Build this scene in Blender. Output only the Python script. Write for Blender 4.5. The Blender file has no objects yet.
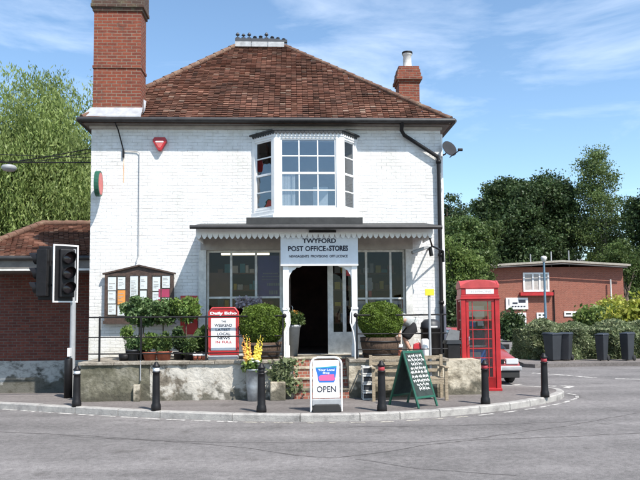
import bpy, math, random
import numpy as np
from mathutils import Vector, Matrix
R = math.radians
random.seed(7); rng = np.random.default_rng(7)
S = bpy.context.scene
C = S.collection

# ------------------------------------------------------------------ camera
F = 680.0; TILT = 3.8; YAW = 2.6; ROLL = -0.5; SHIFT = 30.8 / 640
EYE = Vector((0, 0, 1.65))
CAMR = Matrix.Rotation(R(-YAW), 3, 'Z') @ Matrix.Rotation(R(90 + TILT), 3, 'X') @ Matrix.Rotation(R(ROLL), 3, 'Z')
cd = bpy.data.cameras.new('camera'); cam = bpy.data.objects.new('camera', cd); C.objects.link(cam)
cd.sensor_width = 36; cd.lens = F / 640 * 36; cd.shift_y = SHIFT; cd.clip_end = 3000; cd.clip_start = 0.05
cam.matrix_world = Matrix.Translation(EYE) @ CAMR.to_4x4()
S.camera = cam
def ray(px, py):
    return CAMR @ Vector(((px - 320) / F, (240 - py) / F + SHIFT * 640 / F, -1))
def Q(px, py, Y):                 # pixel of the 640x480 photo -> point on the plane y = Y
    d = ray(px, py); t = (Y - EYE.y) / d.y; return EYE + d * t
def G(px, py, z=0.0):             # pixel -> point on the plane z
    d = ray(px, py); t = (z - EYE.z) / d.z; return EYE + d * t

# ------------------------------------------------------------------ sky, sun, exposure
SUN = Vector((0.45, -0.60, 1.0)).normalized()
elev = math.asin(SUN.z); azim = math.atan2(SUN.x, SUN.y)
W = bpy.data.worlds.new('World'); S.world = W; W.use_nodes = True
wn = W.node_tree.nodes; wl = W.node_tree.links
for n in list(wn): wn.remove(n)
wo = wn.new('ShaderNodeOutputWorld'); bg = wn.new('ShaderNodeBackground'); sky = wn.new('ShaderNodeTexSky')
sky.sky_type = 'NISHITA'; sky.sun_disc = False; sky.sun_elevation = elev; sky.sun_rotation = azim
sky.altitude = 60; sky.air_density = 1.0; sky.dust_density = 0.4; sky.ozone_density = 1.6
bg.inputs['Strength'].default_value = 0.135
tc = wn.new('ShaderNodeTexCoord'); mp = wn.new('ShaderNodeMapping'); mp.inputs['Scale'].default_value = (1.5, 1.4, 5.5)
mp.inputs['Rotation'].default_value = (0.15, -0.42, 0.2); mp.inputs['Location'].default_value = (2.3, 0.7, 0.4)
nz = wn.new('ShaderNodeTexNoise'); nz.inputs['Scale'].default_value = 2.1; nz.inputs['Detail'].default_value = 7; nz.inputs['Roughness'].default_value = 0.58
nz.inputs['Distortion'].default_value = 0.5
cr = wn.new('ShaderNodeValToRGB'); cr.color_ramp.elements[0].position = 0.47; cr.color_ramp.elements[1].position = 0.80
cr.color_ramp.elements[0].color = (0, 0, 0, 1); cr.color_ramp.elements[1].color = (0.40, 0.40, 0.40, 1)
mx = wn.new('ShaderNodeMix'); mx.data_type = 'RGBA'; mx.inputs[7].default_value = (7.6, 8.1, 8.8, 1)
wl.new(tc.outputs['Generated'], mp.inputs['Vector']); wl.new(mp.outputs[0], nz.inputs['Vector'])
wl.new(nz.outputs['Fac'], cr.inputs[0]); wl.new(cr.outputs[0], mx.inputs[0])
tn = wn.new('ShaderNodeMix'); tn.data_type = 'RGBA'; tn.blend_type = 'MULTIPLY'; tn.inputs[0].default_value = 1; tn.inputs[7].default_value = (0.93, 1.02, 1.03, 1)
wl.new(sky.outputs[0], tn.inputs[6]); wl.new(tn.outputs[2], mx.inputs[6])
wl.new(mx.outputs[2], bg.inputs['Color']); wl.new(bg.outputs[0], wo.inputs['Surface'])
sd = bpy.data.lights.new('sun', 'SUN'); sd.energy = 4.6; sd.angle = R(0.5); sd.color = (1.0, 0.95, 0.88)
so = bpy.data.objects.new('sun', sd); C.objects.link(so)
so.rotation_euler = SUN.to_track_quat('Z', 'Y').to_euler(); so.location = (5, -10, 20)
S.view_settings.view_transform = 'Standard'; S.view_settings.look = 'None'
S.view_settings.exposure = 0.70; S.view_settings.gamma = 1; S.view_settings.use_curve_mapping = False
S.render.engine = 'CYCLES'
S.render.resolution_x = 1024; S.render.resolution_y = 768

# ------------------------------------------------------------------ materials
def newmat(name):
    m = bpy.data.materials.new(name); m.use_nodes = True
    nt = m.node_tree; b = nt.nodes['Principled BSDF']
    return m, nt, b
def mat(name, col, rough=0.6, metal=0.0, var=0.12, vscale=6.0, bump=0.0, bscale=40.0, spec=0.5, emit=None, emis=0):
    m, nt, b = newmat(name); N = nt.nodes; L = nt.links
    b.inputs['Base Color'].default_value = (*col, 1); b.inputs['Roughness'].default_value = rough
    b.inputs['Metallic'].default_value = metal
    b.inputs['Specular IOR Level'].default_value = spec
    if emit: b.inputs['Emission Color'].default_value = (*emit, 1); b.inputs['Emission Strength'].default_value = emis
    t = N.new('ShaderNodeTexCoord')
    if var:
        n = N.new('ShaderNodeTexNoise'); n.inputs['Scale'].default_value = vscale; n.inputs['Detail'].default_value = 6; n.inputs['Roughness'].default_value = 0.65
        r = N.new('ShaderNodeValToRGB'); r.color_ramp.elements[0].position = 0.3; r.color_ramp.elements[1].position = 0.7
        r.color_ramp.elements[0].color = (*[max(0, c * (1 - var * 2)) for c in col], 1)
        r.color_ramp.elements[1].color = (*[min(1, c * (1 + var)) for c in col], 1)
        L.new(t.outputs['Object'], n.inputs['Vector']); L.new(n.outputs['Fac'], r.inputs[0]); L.new(r.outputs[0], b.inputs['Base Color'])
    if bump:
        n2 = N.new('ShaderNodeTexNoise'); n2.inputs['Scale'].default_value = bscale; n2.inputs['Detail'].default_value = 4
        bp = N.new('ShaderNodeBump'); bp.inputs['Strength'].default_value = bump; bp.inputs['Distance'].default_value = 0.02
        L.new(t.outputs['Object'], n2.inputs['Vector']); L.new(n2.outputs['Fac'], bp.inputs['Height']); L.new(bp.outputs[0], b.inputs['Normal'])
    return m
def wallcoord(nt):
    """(across, up) coordinates for a vertical wall whichever way it faces"""
    N = nt.nodes; L = nt.links
    g = N.new('ShaderNodeNewGeometry'); s = N.new('ShaderNodeSeparateXYZ'); sn = N.new('ShaderNodeSeparateXYZ')
    L.new(g.outputs['Position'], s.inputs[0]); L.new(g.outputs['True Normal'], sn.inputs[0])
    a = N.new('ShaderNodeMath'); a.operation = 'ABSOLUTE'; L.new(sn.outputs[0], a.inputs[0])
    gt = N.new('ShaderNodeMath'); gt.operation = 'GREATER_THAN'; gt.inputs[1].default_value = 0.7; L.new(a.outputs[0], gt.inputs[0])
    mxx = N.new('ShaderNodeMix'); mxx.data_type = 'FLOAT'; L.new(gt.outputs[0], mxx.inputs[0]); L.new(s.outputs[0], mxx.inputs[2]); L.new(s.outputs[1], mxx.inputs[3])
    c = N.new('ShaderNodeCombineXYZ'); L.new(mxx.outputs[0], c.inputs[0]); L.new(s.outputs[2], c.inputs[1])
    return c.outputs[0], g.outputs['Position']
def ramp(N, cols):
    r = N.new('ShaderNodeValToRGB'); e = r.color_ramp.elements
    e[0].position = cols[0][0]; e[0].color = (*cols[0][1], 1); e[1].position = cols[-1][0]; e[1].color = (*cols[-1][1], 1)
    for p, c in cols[1:-1]:
        k = e.new(p); k.color = (*c, 1)
    return r
def mixc(nt, fac, a, b, mode='MIX'):
    m = nt.nodes.new('ShaderNodeMix'); m.data_type = 'RGBA'; m.blend_type = mode
    if hasattr(fac, 'links'): nt.links.new(fac, m.inputs[0])
    else: m.inputs[0].default_value = fac
    for i, v in ((6, a), (7, b)):
        if hasattr(v, 'links'): nt.links.new(v, m.inputs[i])
        else: m.inputs[i].default_value = (*v, 1)
    return m.outputs[2]
def brick(name, c1, c2, mortar, bw=0.225, bh=0.075, ms=0.010, bump=0.5, stain=None, stainpos=(0.5, 0.7), sscale=1.2, rough=0.85, patch=None):
    m, nt, b = newmat(name); N = nt.nodes; L = nt.links
    co, pos = wallcoord(nt)
    # gentle wobble so that courses are never ruler straight
    wn_ = N.new('ShaderNodeTexNoise'); wn_.inputs['Scale'].default_value = 2.5; L.new(pos, wn_.inputs['Vector'])
    sc = N.new('ShaderNodeVectorMath'); sc.operation = 'SCALE'; sc.inputs['Scale'].default_value = 0.03; L.new(wn_.outputs['Color'], sc.inputs[0])
    ad = N.new('ShaderNodeVectorMath'); ad.operation = 'ADD'; L.new(co, ad.inputs[0]); L.new(sc.outputs[0], ad.inputs[1])
    t = N.new('ShaderNodeTexBrick'); t.inputs['Scale'].default_value = 1; t.inputs['Brick Width'].default_value = bw; t.inputs['Row Height'].default_value = bh
    t.inputs['Mortar Size'].default_value = ms; t.inputs['Mortar Smooth'].default_value = 0.3; t.inputs['Bias'].default_value = 0
    t.inputs['Color1'].default_value = (*c1, 1); t.inputs['Color2'].default_value = (*c2, 1); t.inputs['Mortar'].default_value = (*mortar, 1)
    L.new(ad.outputs[0], t.inputs['Vector'])
    n = N.new('ShaderNodeTexNoise'); n.inputs['Scale'].default_value = 9; n.inputs['Detail'].default_value = 8; n.inputs['Roughness'].default_value = 0.7; L.new(pos, n.inputs['Vector'])
    r = ramp(N, [(0.3, (0.72,) * 3), (0.7, (1.15,) * 3)]); L.new(n.outputs['Fac'], r.inputs[0])
    out = mixc(nt, 1.0, t.outputs['Color'], r.outputs[0], 'MULTIPLY')
    if stain:
        n3 = N.new('ShaderNodeTexNoise'); n3.inputs['Scale'].default_value = sscale; n3.inputs['Detail'].default_value = 8; n3.inputs['Roughness'].default_value = 0.7; L.new(pos, n3.inputs['Vector'])
        r3 = ramp(N, [(stainpos[0], (0,) * 3), (stainpos[1], (1,) * 3)]); L.new(n3.outputs['Fac'], r3.inputs[0])
        out = mixc(nt, r3.outputs[0], out, stain)
    L.new(out, b.inputs['Base Color']); b.inputs['Roughness'].default_value = rough; b.inputs['Specular IOR Level'].default_value = 0.3
    h = mixc(nt, 0.35, t.outputs['Fac'], n.outputs['Fac'])
    inv = N.new('ShaderNodeMath'); inv.operation = 'MULTIPLY_ADD'; inv.inputs[1].default_value = -1; inv.inputs[2].default_value = 1; L.new(t.outputs['Fac'], inv.inputs[0])
    ad2 = N.new('ShaderNodeMath'); ad2.operation = 'MULTIPLY_ADD'; ad2.inputs[1].default_value = 0.4; L.new(n.outputs['Fac'], ad2.inputs[0]); L.new(inv.outputs[0], ad2.inputs[2])
    bp = N.new('ShaderNodeBump'); bp.inputs['Strength'].default_value = bump; bp.inputs['Distance'].default_value = 0.012
    L.new(ad2.outputs[0], bp.inputs['Height']); L.new(bp.outputs[0], b.inputs['Normal'])
    return m
def island(name, cols, rough=0.8, transl=0.0, nvar=0.3, nscale=3.0, spec=0.3, bump=0):
    """colour picked per loose piece of the mesh (tile, leaf)"""
    m, nt, b = newmat(name); N = nt.nodes; L = nt.links
    g = N.new('ShaderNodeNewGeometry'); r = ramp(N, cols); L.new(g.outputs['Random Per Island'], r.inputs[0])
    n = N.new('ShaderNodeTexNoise'); n.inputs['Scale'].default_value = nscale; n.inputs['Detail'].default_value = 5; L.new(g.outputs['Position'], n.inputs['Vector'])
    r2 = ramp(N, [(0.32, (1 - nvar,) * 3), (0.68, (1 + nvar,) * 3)]); L.new(n.outputs['Fac'], r2.inputs[0])
    out = mixc(nt, 1.0, r.outputs[0], r2.outputs[0], 'MULTIPLY')
    L.new(out, b.inputs['Base Color']); b.inputs['Roughness'].default_value = rough; b.inputs['Specular IOR Level'].default_value = spec
    if transl:
        tr = N.new('ShaderNodeBsdfTranslucent'); ms = N.new('ShaderNodeMixShader'); ms.inputs[0].default_value = transl
        L.new(out, tr.inputs['Color']); L.new(b.outputs[0], ms.inputs[1]); L.new(tr.outputs[0], ms.inputs[2])
        L.new(ms.outputs[0], N['Material Output'].inputs['Surface'])
    return m
def glass(name, tint=(0.85, 0.9, 0.92), refl=0.12, gc=0.9):
    m, nt, b = newmat(name); N = nt.nodes; L = nt.links; N.remove(b)
    t = N.new('ShaderNodeBsdfTransparent'); t.inputs[0].default_value = (*tint, 1)
    g = N.new('ShaderNodeBsdfGlossy'); g.inputs['Roughness'].default_value = 0.02; g.inputs['Color'].default_value = (gc, gc * 1.02, gc * 1.05, 1)
    f = N.new('ShaderNodeLayerWeight'); f.inputs['Blend'].default_value = 0.5
    p5 = N.new('ShaderNodeMath'); p5.operation = 'POWER'; p5.inputs[1].default_value = 5; L.new(f.outputs['Facing'], p5.inputs[0])
    ma = N.new('ShaderNodeMath'); ma.operation = 'MULTIPLY_ADD'; ma.inputs[1].default_value = 0.9; ma.inputs[2].default_value = 0.03 + refl; ma.use_clamp = True; L.new(p5.outputs[0], ma.inputs[0])
    # old panes are never quite flat
    n = N.new('ShaderNodeTexNoise'); n.inputs['Scale'].default_value = 3; bp = N.new('ShaderNodeBump'); bp.inputs['Strength'].default_value = 0.12; bp.inputs['Distance'].default_value = 0.02
    tcx = N.new('ShaderNodeTexCoord'); L.new(tcx.outputs['Object'], n.inputs['Vector']); L.new(n.outputs['Fac'], bp.inputs['Height']); L.new(bp.outputs[0], g.inputs['Normal'])
    s = N.new('ShaderNodeMixShader'); L.new(ma.outputs[0], s.inputs[0]); L.new(t.outputs[0], s.inputs[1]); L.new(g.outputs[0], s.inputs[2])
    L.new(s.outputs[0], N['Material Output'].inputs['Surface']); return m

def white_brick_mat():
    m, nt, b = newmat('white_painted_brick'); N = nt.nodes; L = nt.links
    co, pos = wallcoord(nt)
    wn_ = N.new('ShaderNodeTexNoise'); wn_.inputs['Scale'].default_value = 1.6; L.new(pos, wn_.inputs['Vector'])
    sc = N.new('ShaderNodeVectorMath'); sc.operation = 'SCALE'; sc.inputs['Scale'].default_value = 0.05; L.new(wn_.outputs['Color'], sc.inputs[0])
    ad = N.new('ShaderNodeVectorMath'); ad.operation = 'ADD'; L.new(co, ad.inputs[0]); L.new(sc.outputs[0], ad.inputs[1])
    t = N.new('ShaderNodeTexBrick'); t.inputs['Scale'].default_value = 1; t.inputs['Brick Width'].default_value = 0.23; t.inputs['Row Height'].default_value = 0.077
    t.inputs['Mortar Size'].default_value = 0.007; t.inputs['Mortar Smooth'].default_value = 0.5
    L.new(ad.outputs[0], t.inputs['Vector'])
    # the joints show only where dirt has gathered
    st = N.new('ShaderNodeMapping'); st.inputs['Scale'].default_value = (1.2, 1.2, 7); L.new(pos, st.inputs['Vector'])
    n = N.new('ShaderNodeTexNoise'); n.inputs['Scale'].default_value = 1.6; n.inputs['Detail'].default_value = 6; n.inputs['Roughness'].default_value = 0.7; L.new(st.outputs[0], n.inputs['Vector'])
    r = ramp(N, [(0.44, (0.02,) * 3), (0.66, (0.85,) * 3)]); L.new(n.outputs['Fac'], r.inputs[0])
    mul = N.new('ShaderNodeMath'); mul.operation = 'MULTIPLY'; L.new(r.outputs[0], mul.inputs[0]); L.new(t.outputs['Fac'], mul.inputs[1])
    n2 = N.new('ShaderNodeTexNoise'); n2.inputs['Scale'].default_value = 1.1; n2.inputs['Detail'].default_value = 8; n2.inputs['Roughness'].default_value = 0.75; L.new(pos, n2.inputs['Vector'])
    r2 = ramp(N, [(0.35, (0.58, 0.57, 0.54)), (0.56, (0.72, 0.725, 0.72))]); L.new(n2.outputs['Fac'], r2.inputs[0])
    out = mixc(nt, mul.outputs[0], r2.outputs[0], (0.26, 0.255, 0.25))
    # rain streaks, faint and uneven
    sm = N.new('ShaderNodeMapping'); sm.inputs['Scale'].default_value = (5, 5, 0.35); L.new(pos, sm.inputs['Vector'])
    sn_ = N.new('ShaderNodeTexNoise'); sn_.inputs['Scale'].default_value = 1.5; sn_.inputs['Detail'].default_value = 6; L.new(sm.outputs[0], sn_.inputs['Vector'])
    sr = ramp(N, [(0.52, (0,) * 3), (0.78, (0.5,) * 3)]); L.new(sn_.outputs['Fac'], sr.inputs[0])
    out = mixc(nt, sr.outputs[0], out, (0.50, 0.49, 0.45))
    # rust run below the cable bracket and grime near the ground
    s = N.new('ShaderNodeSeparateXYZ'); L.new(pos, s.inputs[0])
    up = N.new('ShaderNodeMapRange'); up.inputs[1].default_value = 1.7; up.inputs[2].default_value = 0.6; L.new(s.outputs[2], up.inputs[0])
    mu = N.new('ShaderNodeMath'); mu.operation = 'MULTIPLY'; L.new(up.outputs[0], mu.inputs[0]); L.new(n.outputs['Fac'], mu.inputs[1])
    out = mixc(nt, mu.outputs[0], out, (0.42, 0.38, 0.28))
    L.new(out, b.inputs['Base Color']); b.inputs['Roughness'].default_value = 0.75; b.inputs['Specular IOR Level'].default_value = 0.3
    n5 = N.new('ShaderNodeTexNoise'); n5.inputs['Scale'].default_value = 22; n5.inputs['Detail'].default_value = 4; L.new(pos, n5.inputs['Vector'])
    inv = N.new('ShaderNodeMath'); inv.operation = 'MULTIPLY_ADD'; inv.inputs[1].default_value = -1; inv.inputs[2].default_value = 1; L.new(t.outputs['Fac'], inv.inputs[0])
    a2 = N.new('ShaderNodeMath'); a2.operation = 'MULTIPLY_ADD'; a2.inputs[1].default_value = 1.3; L.new(n5.outputs['Fac'], a2.inputs[0]); L.new(inv.outputs[0], a2.inputs[2])
    bp = N.new('ShaderNodeBump'); bp.inputs['Strength'].default_value = 0.6; bp.inputs['Distance'].default_value = 0.010
    L.new(a2.outputs[0], bp.inputs['Height']); L.new(bp.outputs[0], b.inputs['Normal'])
    return m
def mottled(name, cols, scale=2.0, detail=9, rough=0.9, bump=0.5, bscale=30, stretch=(1, 1, 1), dist=0.3, damp=None):
    m, nt, b = newmat(name); N = nt.nodes; L = nt.links
    g = N.new('ShaderNodeNewGeometry'); mpn = N.new('ShaderNodeMapping'); mpn.inputs['Scale'].default_value = stretch; L.new(g.outputs['Position'], mpn.inputs['Vector'])
    n = N.new('ShaderNodeTexNoise'); n.inputs['Scale'].default_value = scale; n.inputs['Detail'].default_value = detail; n.inputs['Roughness'].default_value = 0.68; n.inputs['Distortion'].default_value = dist
    L.new(mpn.outputs[0], n.inputs['Vector']); r = ramp(N, cols); L.new(n.outputs['Fac'], r.inputs[0]); L.new(r.outputs[0], b.inputs['Base Color'])
    if damp:   # moss and splash dirt creeping up from the ground, plus dark hairline cracks
        sx = N.new('ShaderNodeSeparateXYZ'); L.new(g.outputs['Position'], sx.inputs[0])
        nd = N.new('ShaderNodeTexNoise'); nd.inputs['Scale'].default_value = 4; nd.inputs['Detail'].default_value = 8; L.new(g.outputs['Position'], nd.inputs['Vector'])
        ma = N.new('ShaderNodeMath'); ma.operation = 'MULTIPLY_ADD'; ma.inputs[1].default_value = -1.1; L.new(nd.outputs['Fac'], ma.inputs[0]); L.new(sx.outputs[2], ma.inputs[2])
        mr = N.new('ShaderNodeMapRange'); mr.inputs[1].default_value = damp - .55; mr.inputs[2].default_value = damp - .42; mr.inputs[3].default_value = .85; mr.inputs[4].default_value = 0; L.new(ma.outputs[0], mr.inputs[0])
        o_ = mixc(nt, mr.outputs[0], r.outputs[0], (0.075, 0.07, 0.052))
        vo = N.new('ShaderNodeTexVoronoi'); vo.feature = 'DISTANCE_TO_EDGE'; vo.inputs['Scale'].default_value = 1.7
        ds_ = N.new('ShaderNodeVectorMath'); ds_.operation = 'SCALE'; ds_.inputs['Scale'].default_value = .35; L.new(nd.outputs['Color'], ds_.inputs[0])
        av = N.new('ShaderNodeVectorMath'); av.operation = 'ADD'; L.new(g.outputs['Position'], av.inputs[0]); L.new(ds_.outputs[0], av.inputs[1]); L.new(av.outputs[0], vo.inputs['Vector'])
        rv = ramp(N, [(0.0, (.6,) * 3), (0.008, (0,) * 3)]); L.new(vo.outputs['Distance'], rv.inputs[0])
        o_ = mixc(nt, rv.outputs[0], o_, (0.07, 0.06, 0.045)); L.new(o_, b.inputs['Base Color'])
    b.inputs['Roughness'].default_value = rough; b.inputs['Specular IOR Level'].default_value = 0.25
    n2 = N.new('ShaderNodeTexNoise'); n2.inputs['Scale'].default_value = bscale; n2.inputs['Detail'].default_value = 5; L.new(g.outputs['Position'], n2.inputs['Vector'])
    bp = N.new('ShaderNodeBump'); bp.inputs['Strength'].default_value = bump; bp.inputs['Distance'].default_value = 0.02
    L.new(n2.outputs['Fac'], bp.inputs['Height']); L.new(bp.outputs[0], b.inputs['Normal']); return m
def asphalt(name, base, agg=180, patch=0.25, tint=(1, 1, 1)):
    m, nt, b = newmat(name); N = nt.nodes; L = nt.links
    g = N.new('ShaderNodeNewGeometry')
    v = N.new('ShaderNodeTexNoise'); v.inputs['Scale'].default_value = agg; v.inputs['Detail'].default_value = 2; L.new(g.outputs['Position'], v.inputs['Vector'])
    r = ramp(N, [(0.3, tuple(c * 0.55 for c in base)), (0.52, base), (0.72, tuple(min(1, c * 1.7) for c in base))]); L.new(v.outputs['Fac'], r.inputs[0])
    n = N.new('ShaderNodeTexNoise'); n.inputs['Scale'].default_value = 0.45; n.inputs['Detail'].default_value = 9; n.inputs['Roughness'].default_value = 0.7; L.new(g.outputs['Position'], n.inputs['Vector'])
    r2 = ramp(N, [(0.3, (1 - patch,) * 3), (0.7, (1 + patch,) * 3)]); L.new(n.outputs['Fac'], r2.inputs[0])
    mpn = N.new('ShaderNodeMapping'); mpn.inputs['Scale'].default_value = (0.15, 1.6, 1); mpn.inputs['Rotation'].default_value = (0, 0, 0.06); L.new(g.outputs['Position'], mpn.inputs['Vector'])
    n3 = N.new('ShaderNodeTexNoise'); n3.inputs['Scale'].default_value = 1.0; n3.inputs['Detail'].default_value = 4; L.new(mpn.outputs[0], n3.inputs['Vector'])
    r3 = ramp(N, [(0.35, (0.86,) * 3), (0.65, (1.12,) * 3)]); L.new(n3.outputs['Fac'], r3.inputs[0])
    n4 = N.new('ShaderNodeTexNoise'); n4.inputs['Scale'].default_value = 14; n4.inputs['Detail'].default_value = 5; L.new(g.outputs['Position'], n4.inputs['Vector'])
    r4 = ramp(N, [(0.35, (0.85,) * 3), (0.65, (1.14,) * 3)]); L.new(n4.outputs['Fac'], r4.inputs[0])
    o = mixc(nt, 1, r.outputs[0], r2.outputs[0], 'MULTIPLY'); o = mixc(nt, 1, o, r3.outputs[0], 'MULTIPLY'); o = mixc(nt, 1, o, r4.outputs[0], 'MULTIPLY')
    n6 = N.new('ShaderNodeTexNoise'); n6.inputs['Scale'].default_value = 1.9; n6.inputs['Detail'].default_value = 3; n6.inputs['Roughness'].default_value = 0.45; L.new(g.outputs['Position'], n6.inputs['Vector'])
    r6 = ramp(N, [(0.62, (1,) * 3), (0.74, (0.72, 0.71, 0.70))]); L.new(n6.outputs['Fac'], r6.inputs[0]); o = mixc(nt, 1, o, r6.outputs[0], 'MULTIPLY')
    n7 = N.new('ShaderNodeTexNoise'); n7.inputs['Scale'].default_value = 45; n7.inputs['Detail'].default_value = 1; L.new(g.outputs['Position'], n7.inputs['Vector'])
    r7 = ramp(N, [(0.70, (1,) * 3), (0.74, (0.55,) * 3)]); L.new(n7.outputs['Fac'], r7.inputs[0]); o = mixc(nt, 1, o, r7.outputs[0], 'MULTIPLY')
    L.new(o, b.inputs['Base Color']); b.inputs['Roughness'].default_value = 0.9; b.inputs['Specular IOR Level'].default_value = 0.25
    bp = N.new('ShaderNodeBump'); bp.inputs['Strength'].default_value = 0.5; bp.inputs['Distance'].default_value = 0.008
    L.new(v.outputs['Fac'], bp.inputs['Height']); L.new(bp.outputs[0], b.inputs['Normal']); return m

M = {}
M['wbrick'] = white_brick_mat()
M['rbrick'] = brick('chimney_red_brick', (0.235, 0.060, 0.032), (0.155, 0.040, 0.025), (0.21, 0.15, 0.11), stain=(0.055, 0.035, 0.028), stainpos=(0.56, 0.8), sscale=2.2)
M['obrick'] = brick('outbuilding_brick', (0.175, 0.052, 0.036), (0.11, 0.036, 0.028), (0.14, 0.105, 0.088), bump=0.6)
M['fbrick'] = brick('hall_brick', (0.29, 0.095, 0.062), (0.225, 0.073, 0.05), (0.33, 0.20, 0.15), ms=0.008)
M['sbrick'] = brick('step_brick', (0.34, 0.12, 0.08), (0.25, 0.08, 0.055), (0.33, 0.27, 0.22), bw=0.11)
M['tile'] = island('roof_tile_clay', [(0, (0.085, 0.046, 0.034)), (0.25, (0.135, 0.066, 0.045)), (0.5, (0.18, 0.080, 0.053)), (0.75, (0.15, 0.072, 0.050)), (0.95, (0.23, 0.12, 0.082)), (1, (0.27, 0.20, 0.155))], nvar=0.34, nscale=1.3)
M['hip'] = mottled('hip_tile_clay', [(0.3, (0.09, 0.055, 0.042)), (0.5, (0.15, 0.085, 0.060)), (0.7, (0.22, 0.16, 0.115))], scale=4)
M['wpaint'] = mat('white_gloss_paint', (0.80, 0.80, 0.79), 0.35, var=0.05, vscale=3, bump=0.08, bscale=14)
M['wpaint_old'] = mat('weathered_white_paint', (0.66, 0.65, 0.61), 0.6, var=0.16, vscale=7, bump=0.2)
M['greypaint'] = mat('grey_fascia_paint', (0.40, 0.37, 0.34), 0.6, var=0.12, vscale=4)
M['black'] = mat('black_metal_paint', (0.010, 0.009, 0.010), 0.5, spec=0.3, var=0.2, vscale=9, bump=0.1)
M['gutter'] = mat('black_gutter', (0.03, 0.028, 0.028), 0.5, var=0.25)
M['soffit'] = mat('soffit_board', (0.16, 0.145, 0.13), 0.7, var=0.15)
M['lead'] = mat('lead_flashing', (0.42, 0.43, 0.45), 0.5, metal=0.2, var=0.15, vscale=5, bump=0.2, bscale=9)
M['leaddk'] = mat('dark_lead_roof', (0.032, 0.032, 0.031), 0.6, var=0.2, vscale=5, bump=0.2, bscale=9)
M['glass'] = glass('window_glass', (0.74, 0.74, 0.74), 0.0, .45)
M['bayglass'] = glass('bay_glass', (0.75, 0.78, 0.8), 0.10, .95)
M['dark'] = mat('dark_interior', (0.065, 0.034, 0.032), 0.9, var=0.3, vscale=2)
M['redpaint'] = mat('post_office_red', (0.42, 0.018, 0.022), 0.32, var=0.12, vscale=5, bump=0.06, bscale=18)
M['redpale'] = mat('faded_red_roof', (0.48, 0.06, 0.06), 0.5, var=0.12, vscale=6)
M['road'] = asphalt('road_asphalt', (0.165, 0.154, 0.149))
M['pave'] = asphalt('pavement_asphalt', (0.155, 0.139, 0.131), agg=120, patch=0.2)
M['kerb'] = mottled('kerb_granite', [(0.3, (0.20, 0.19, 0.18)), (0.5, (0.33, 0.315, 0.295)), (0.7, (0.42, 0.40, 0.37))], scale=5, bscale=60)
M['render'] = mottled('peeling_render', [(0.30, (0.07, 0.06, 0.045)), (0.40, (0.19, 0.165, 0.13)), (0.46, (0.41, 0.385, 0.335)), (0.7, (0.58, 0.55, 0.49))], scale=2.3, bump=0.9, bscale=16, damp=.08)
M['mossy'] = mottled('mossy_render', [(0.3, (0.035, 0.035, 0.022)), (0.46, (0.095, 0.09, 0.062)), (0.58, (0.17, 0.16, 0.12)), (0.74, (0.33, 0.31, 0.26))], scale=2.1, bump=0.9, bscale=16, damp=.12)
M['stone'] = mottled('cream_stone', [(0.34, (0.10, 0.085, 0.06)), (0.45, (0.28, 0.245, 0.185)), (0.55, (0.47, 0.42, 0.33)), (0.72, (0.50, 0.46, 0.37))], scale=3.2, bump=0.8, bscale=18, damp=.16)
M['coping'] = mottled('coping_stone', [(0.3, (0.09, 0.08, 0.06)), (0.5, (0.24, 0.21, 0.17)), (0.7, (0.40, 0.37, 0.31))], scale=4, bump=0.6)
M['lowwhite'] = mottled('flaking_white_plinth', [(0.34, (0.06, 0.06, 0.055)), (0.42, (0.24, 0.24, 0.225)), (0.50, (0.40, 0.40, 0.38)), (0.72, (0.50, 0.50, 0.48))], scale=3.2, bump=0.5, stretch=(1, 1, 1.6), damp=.02)
M['mark'] = mottled('worn_road_paint', [(0.40, (0.18, 0.17, 0.16)), (0.52, (0.48, 0.46, 0.43)), (0.7, (0.70, 0.68, 0.64))], scale=11, bump=0.2)
M['markold'] = mottled('old_road_paint', [(0.40, (0.15, 0.14, 0.13)), (0.54, (0.46, 0.43, 0.36)), (0.7, (0.62, 0.58, 0.50))], scale=9, bump=0.2)
M['tar'] = mottled('tar_seam', [(0.35, (0.08, 0.073, 0.07)), (0.65, (0.155, 0.143, 0.139))], scale=6, bump=0.2)
M['wood'] = mottled('weathered_bench_wood', [(0.3, (0.16, 0.13, 0.09)), (0.5, (0.29, 0.235, 0.165)), (0.7, (0.40, 0.34, 0.25))], scale=8, stretch=(1, 6, 6), bump=0.4)
M['tubwood'] = mottled('oak_barrel', [(0.3, (0.035, 0.022, 0.016)), (0.6, (0.10, 0.065, 0.045))], scale=8, stretch=(6, 6, 1), bump=0.5)
M['brownwood'] = mat('dark_oak_frame', (0.07, 0.042, 0.03), 0.6, var=0.3, vscale=12, bump=0.3)
M['terra'] = mat('terracotta', (0.33, 0.10, 0.06), 0.8, var=0.2, vscale=9, bump=0.2)
M['galv'] = mat('galvanised_metal', (0.42, 0.46, 0.49), 0.4, metal=0.6, var=0.15, vscale=12)
M['greypole'] = mat('grey_pole_paint', (0.33, 0.34, 0.35), 0.5, var=0.1)
M['whiteplas'] = mat('white_plastic', (0.78, 0.78, 0.77), 0.4, var=0.04)
M['darkgreen'] = mat('dark_green_paint', (0.012, 0.085, 0.05), 0.45, var=0.15)
M['chalk'] = mottled('chalkboard', [(0.3, (0.02, 0.03, 0.028)), (0.7, (0.045, 0.06, 0.055))], scale=5, bump=0.1)
M['chalkw'] = mat('chalk', (0.8, 0.8, 0.78), 0.9, var=0.1)
M['ink'] = mat('black_lettering', (0.012, 0.014, 0.03), 0.6, var=0)
M['blue'] = mat('blue_print', (0.02, 0.14, 0.50), 0.5, var=0.05)
M['teal'] = mat('teal_print', (0.03, 0.30, 0.42), 0.5, var=0.05)
M['pink'] = mat('pink_print', (0.72, 0.11, 0.28), 0.5, var=0.05)
M['purple'] = mat('purple_poster', (0.10, 0.06, 0.32), 0.5, var=0.1)
M['brownpanel'] = mat('brown_panel', (0.20, 0.09, 0.055), 0.7, var=0.1)
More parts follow.
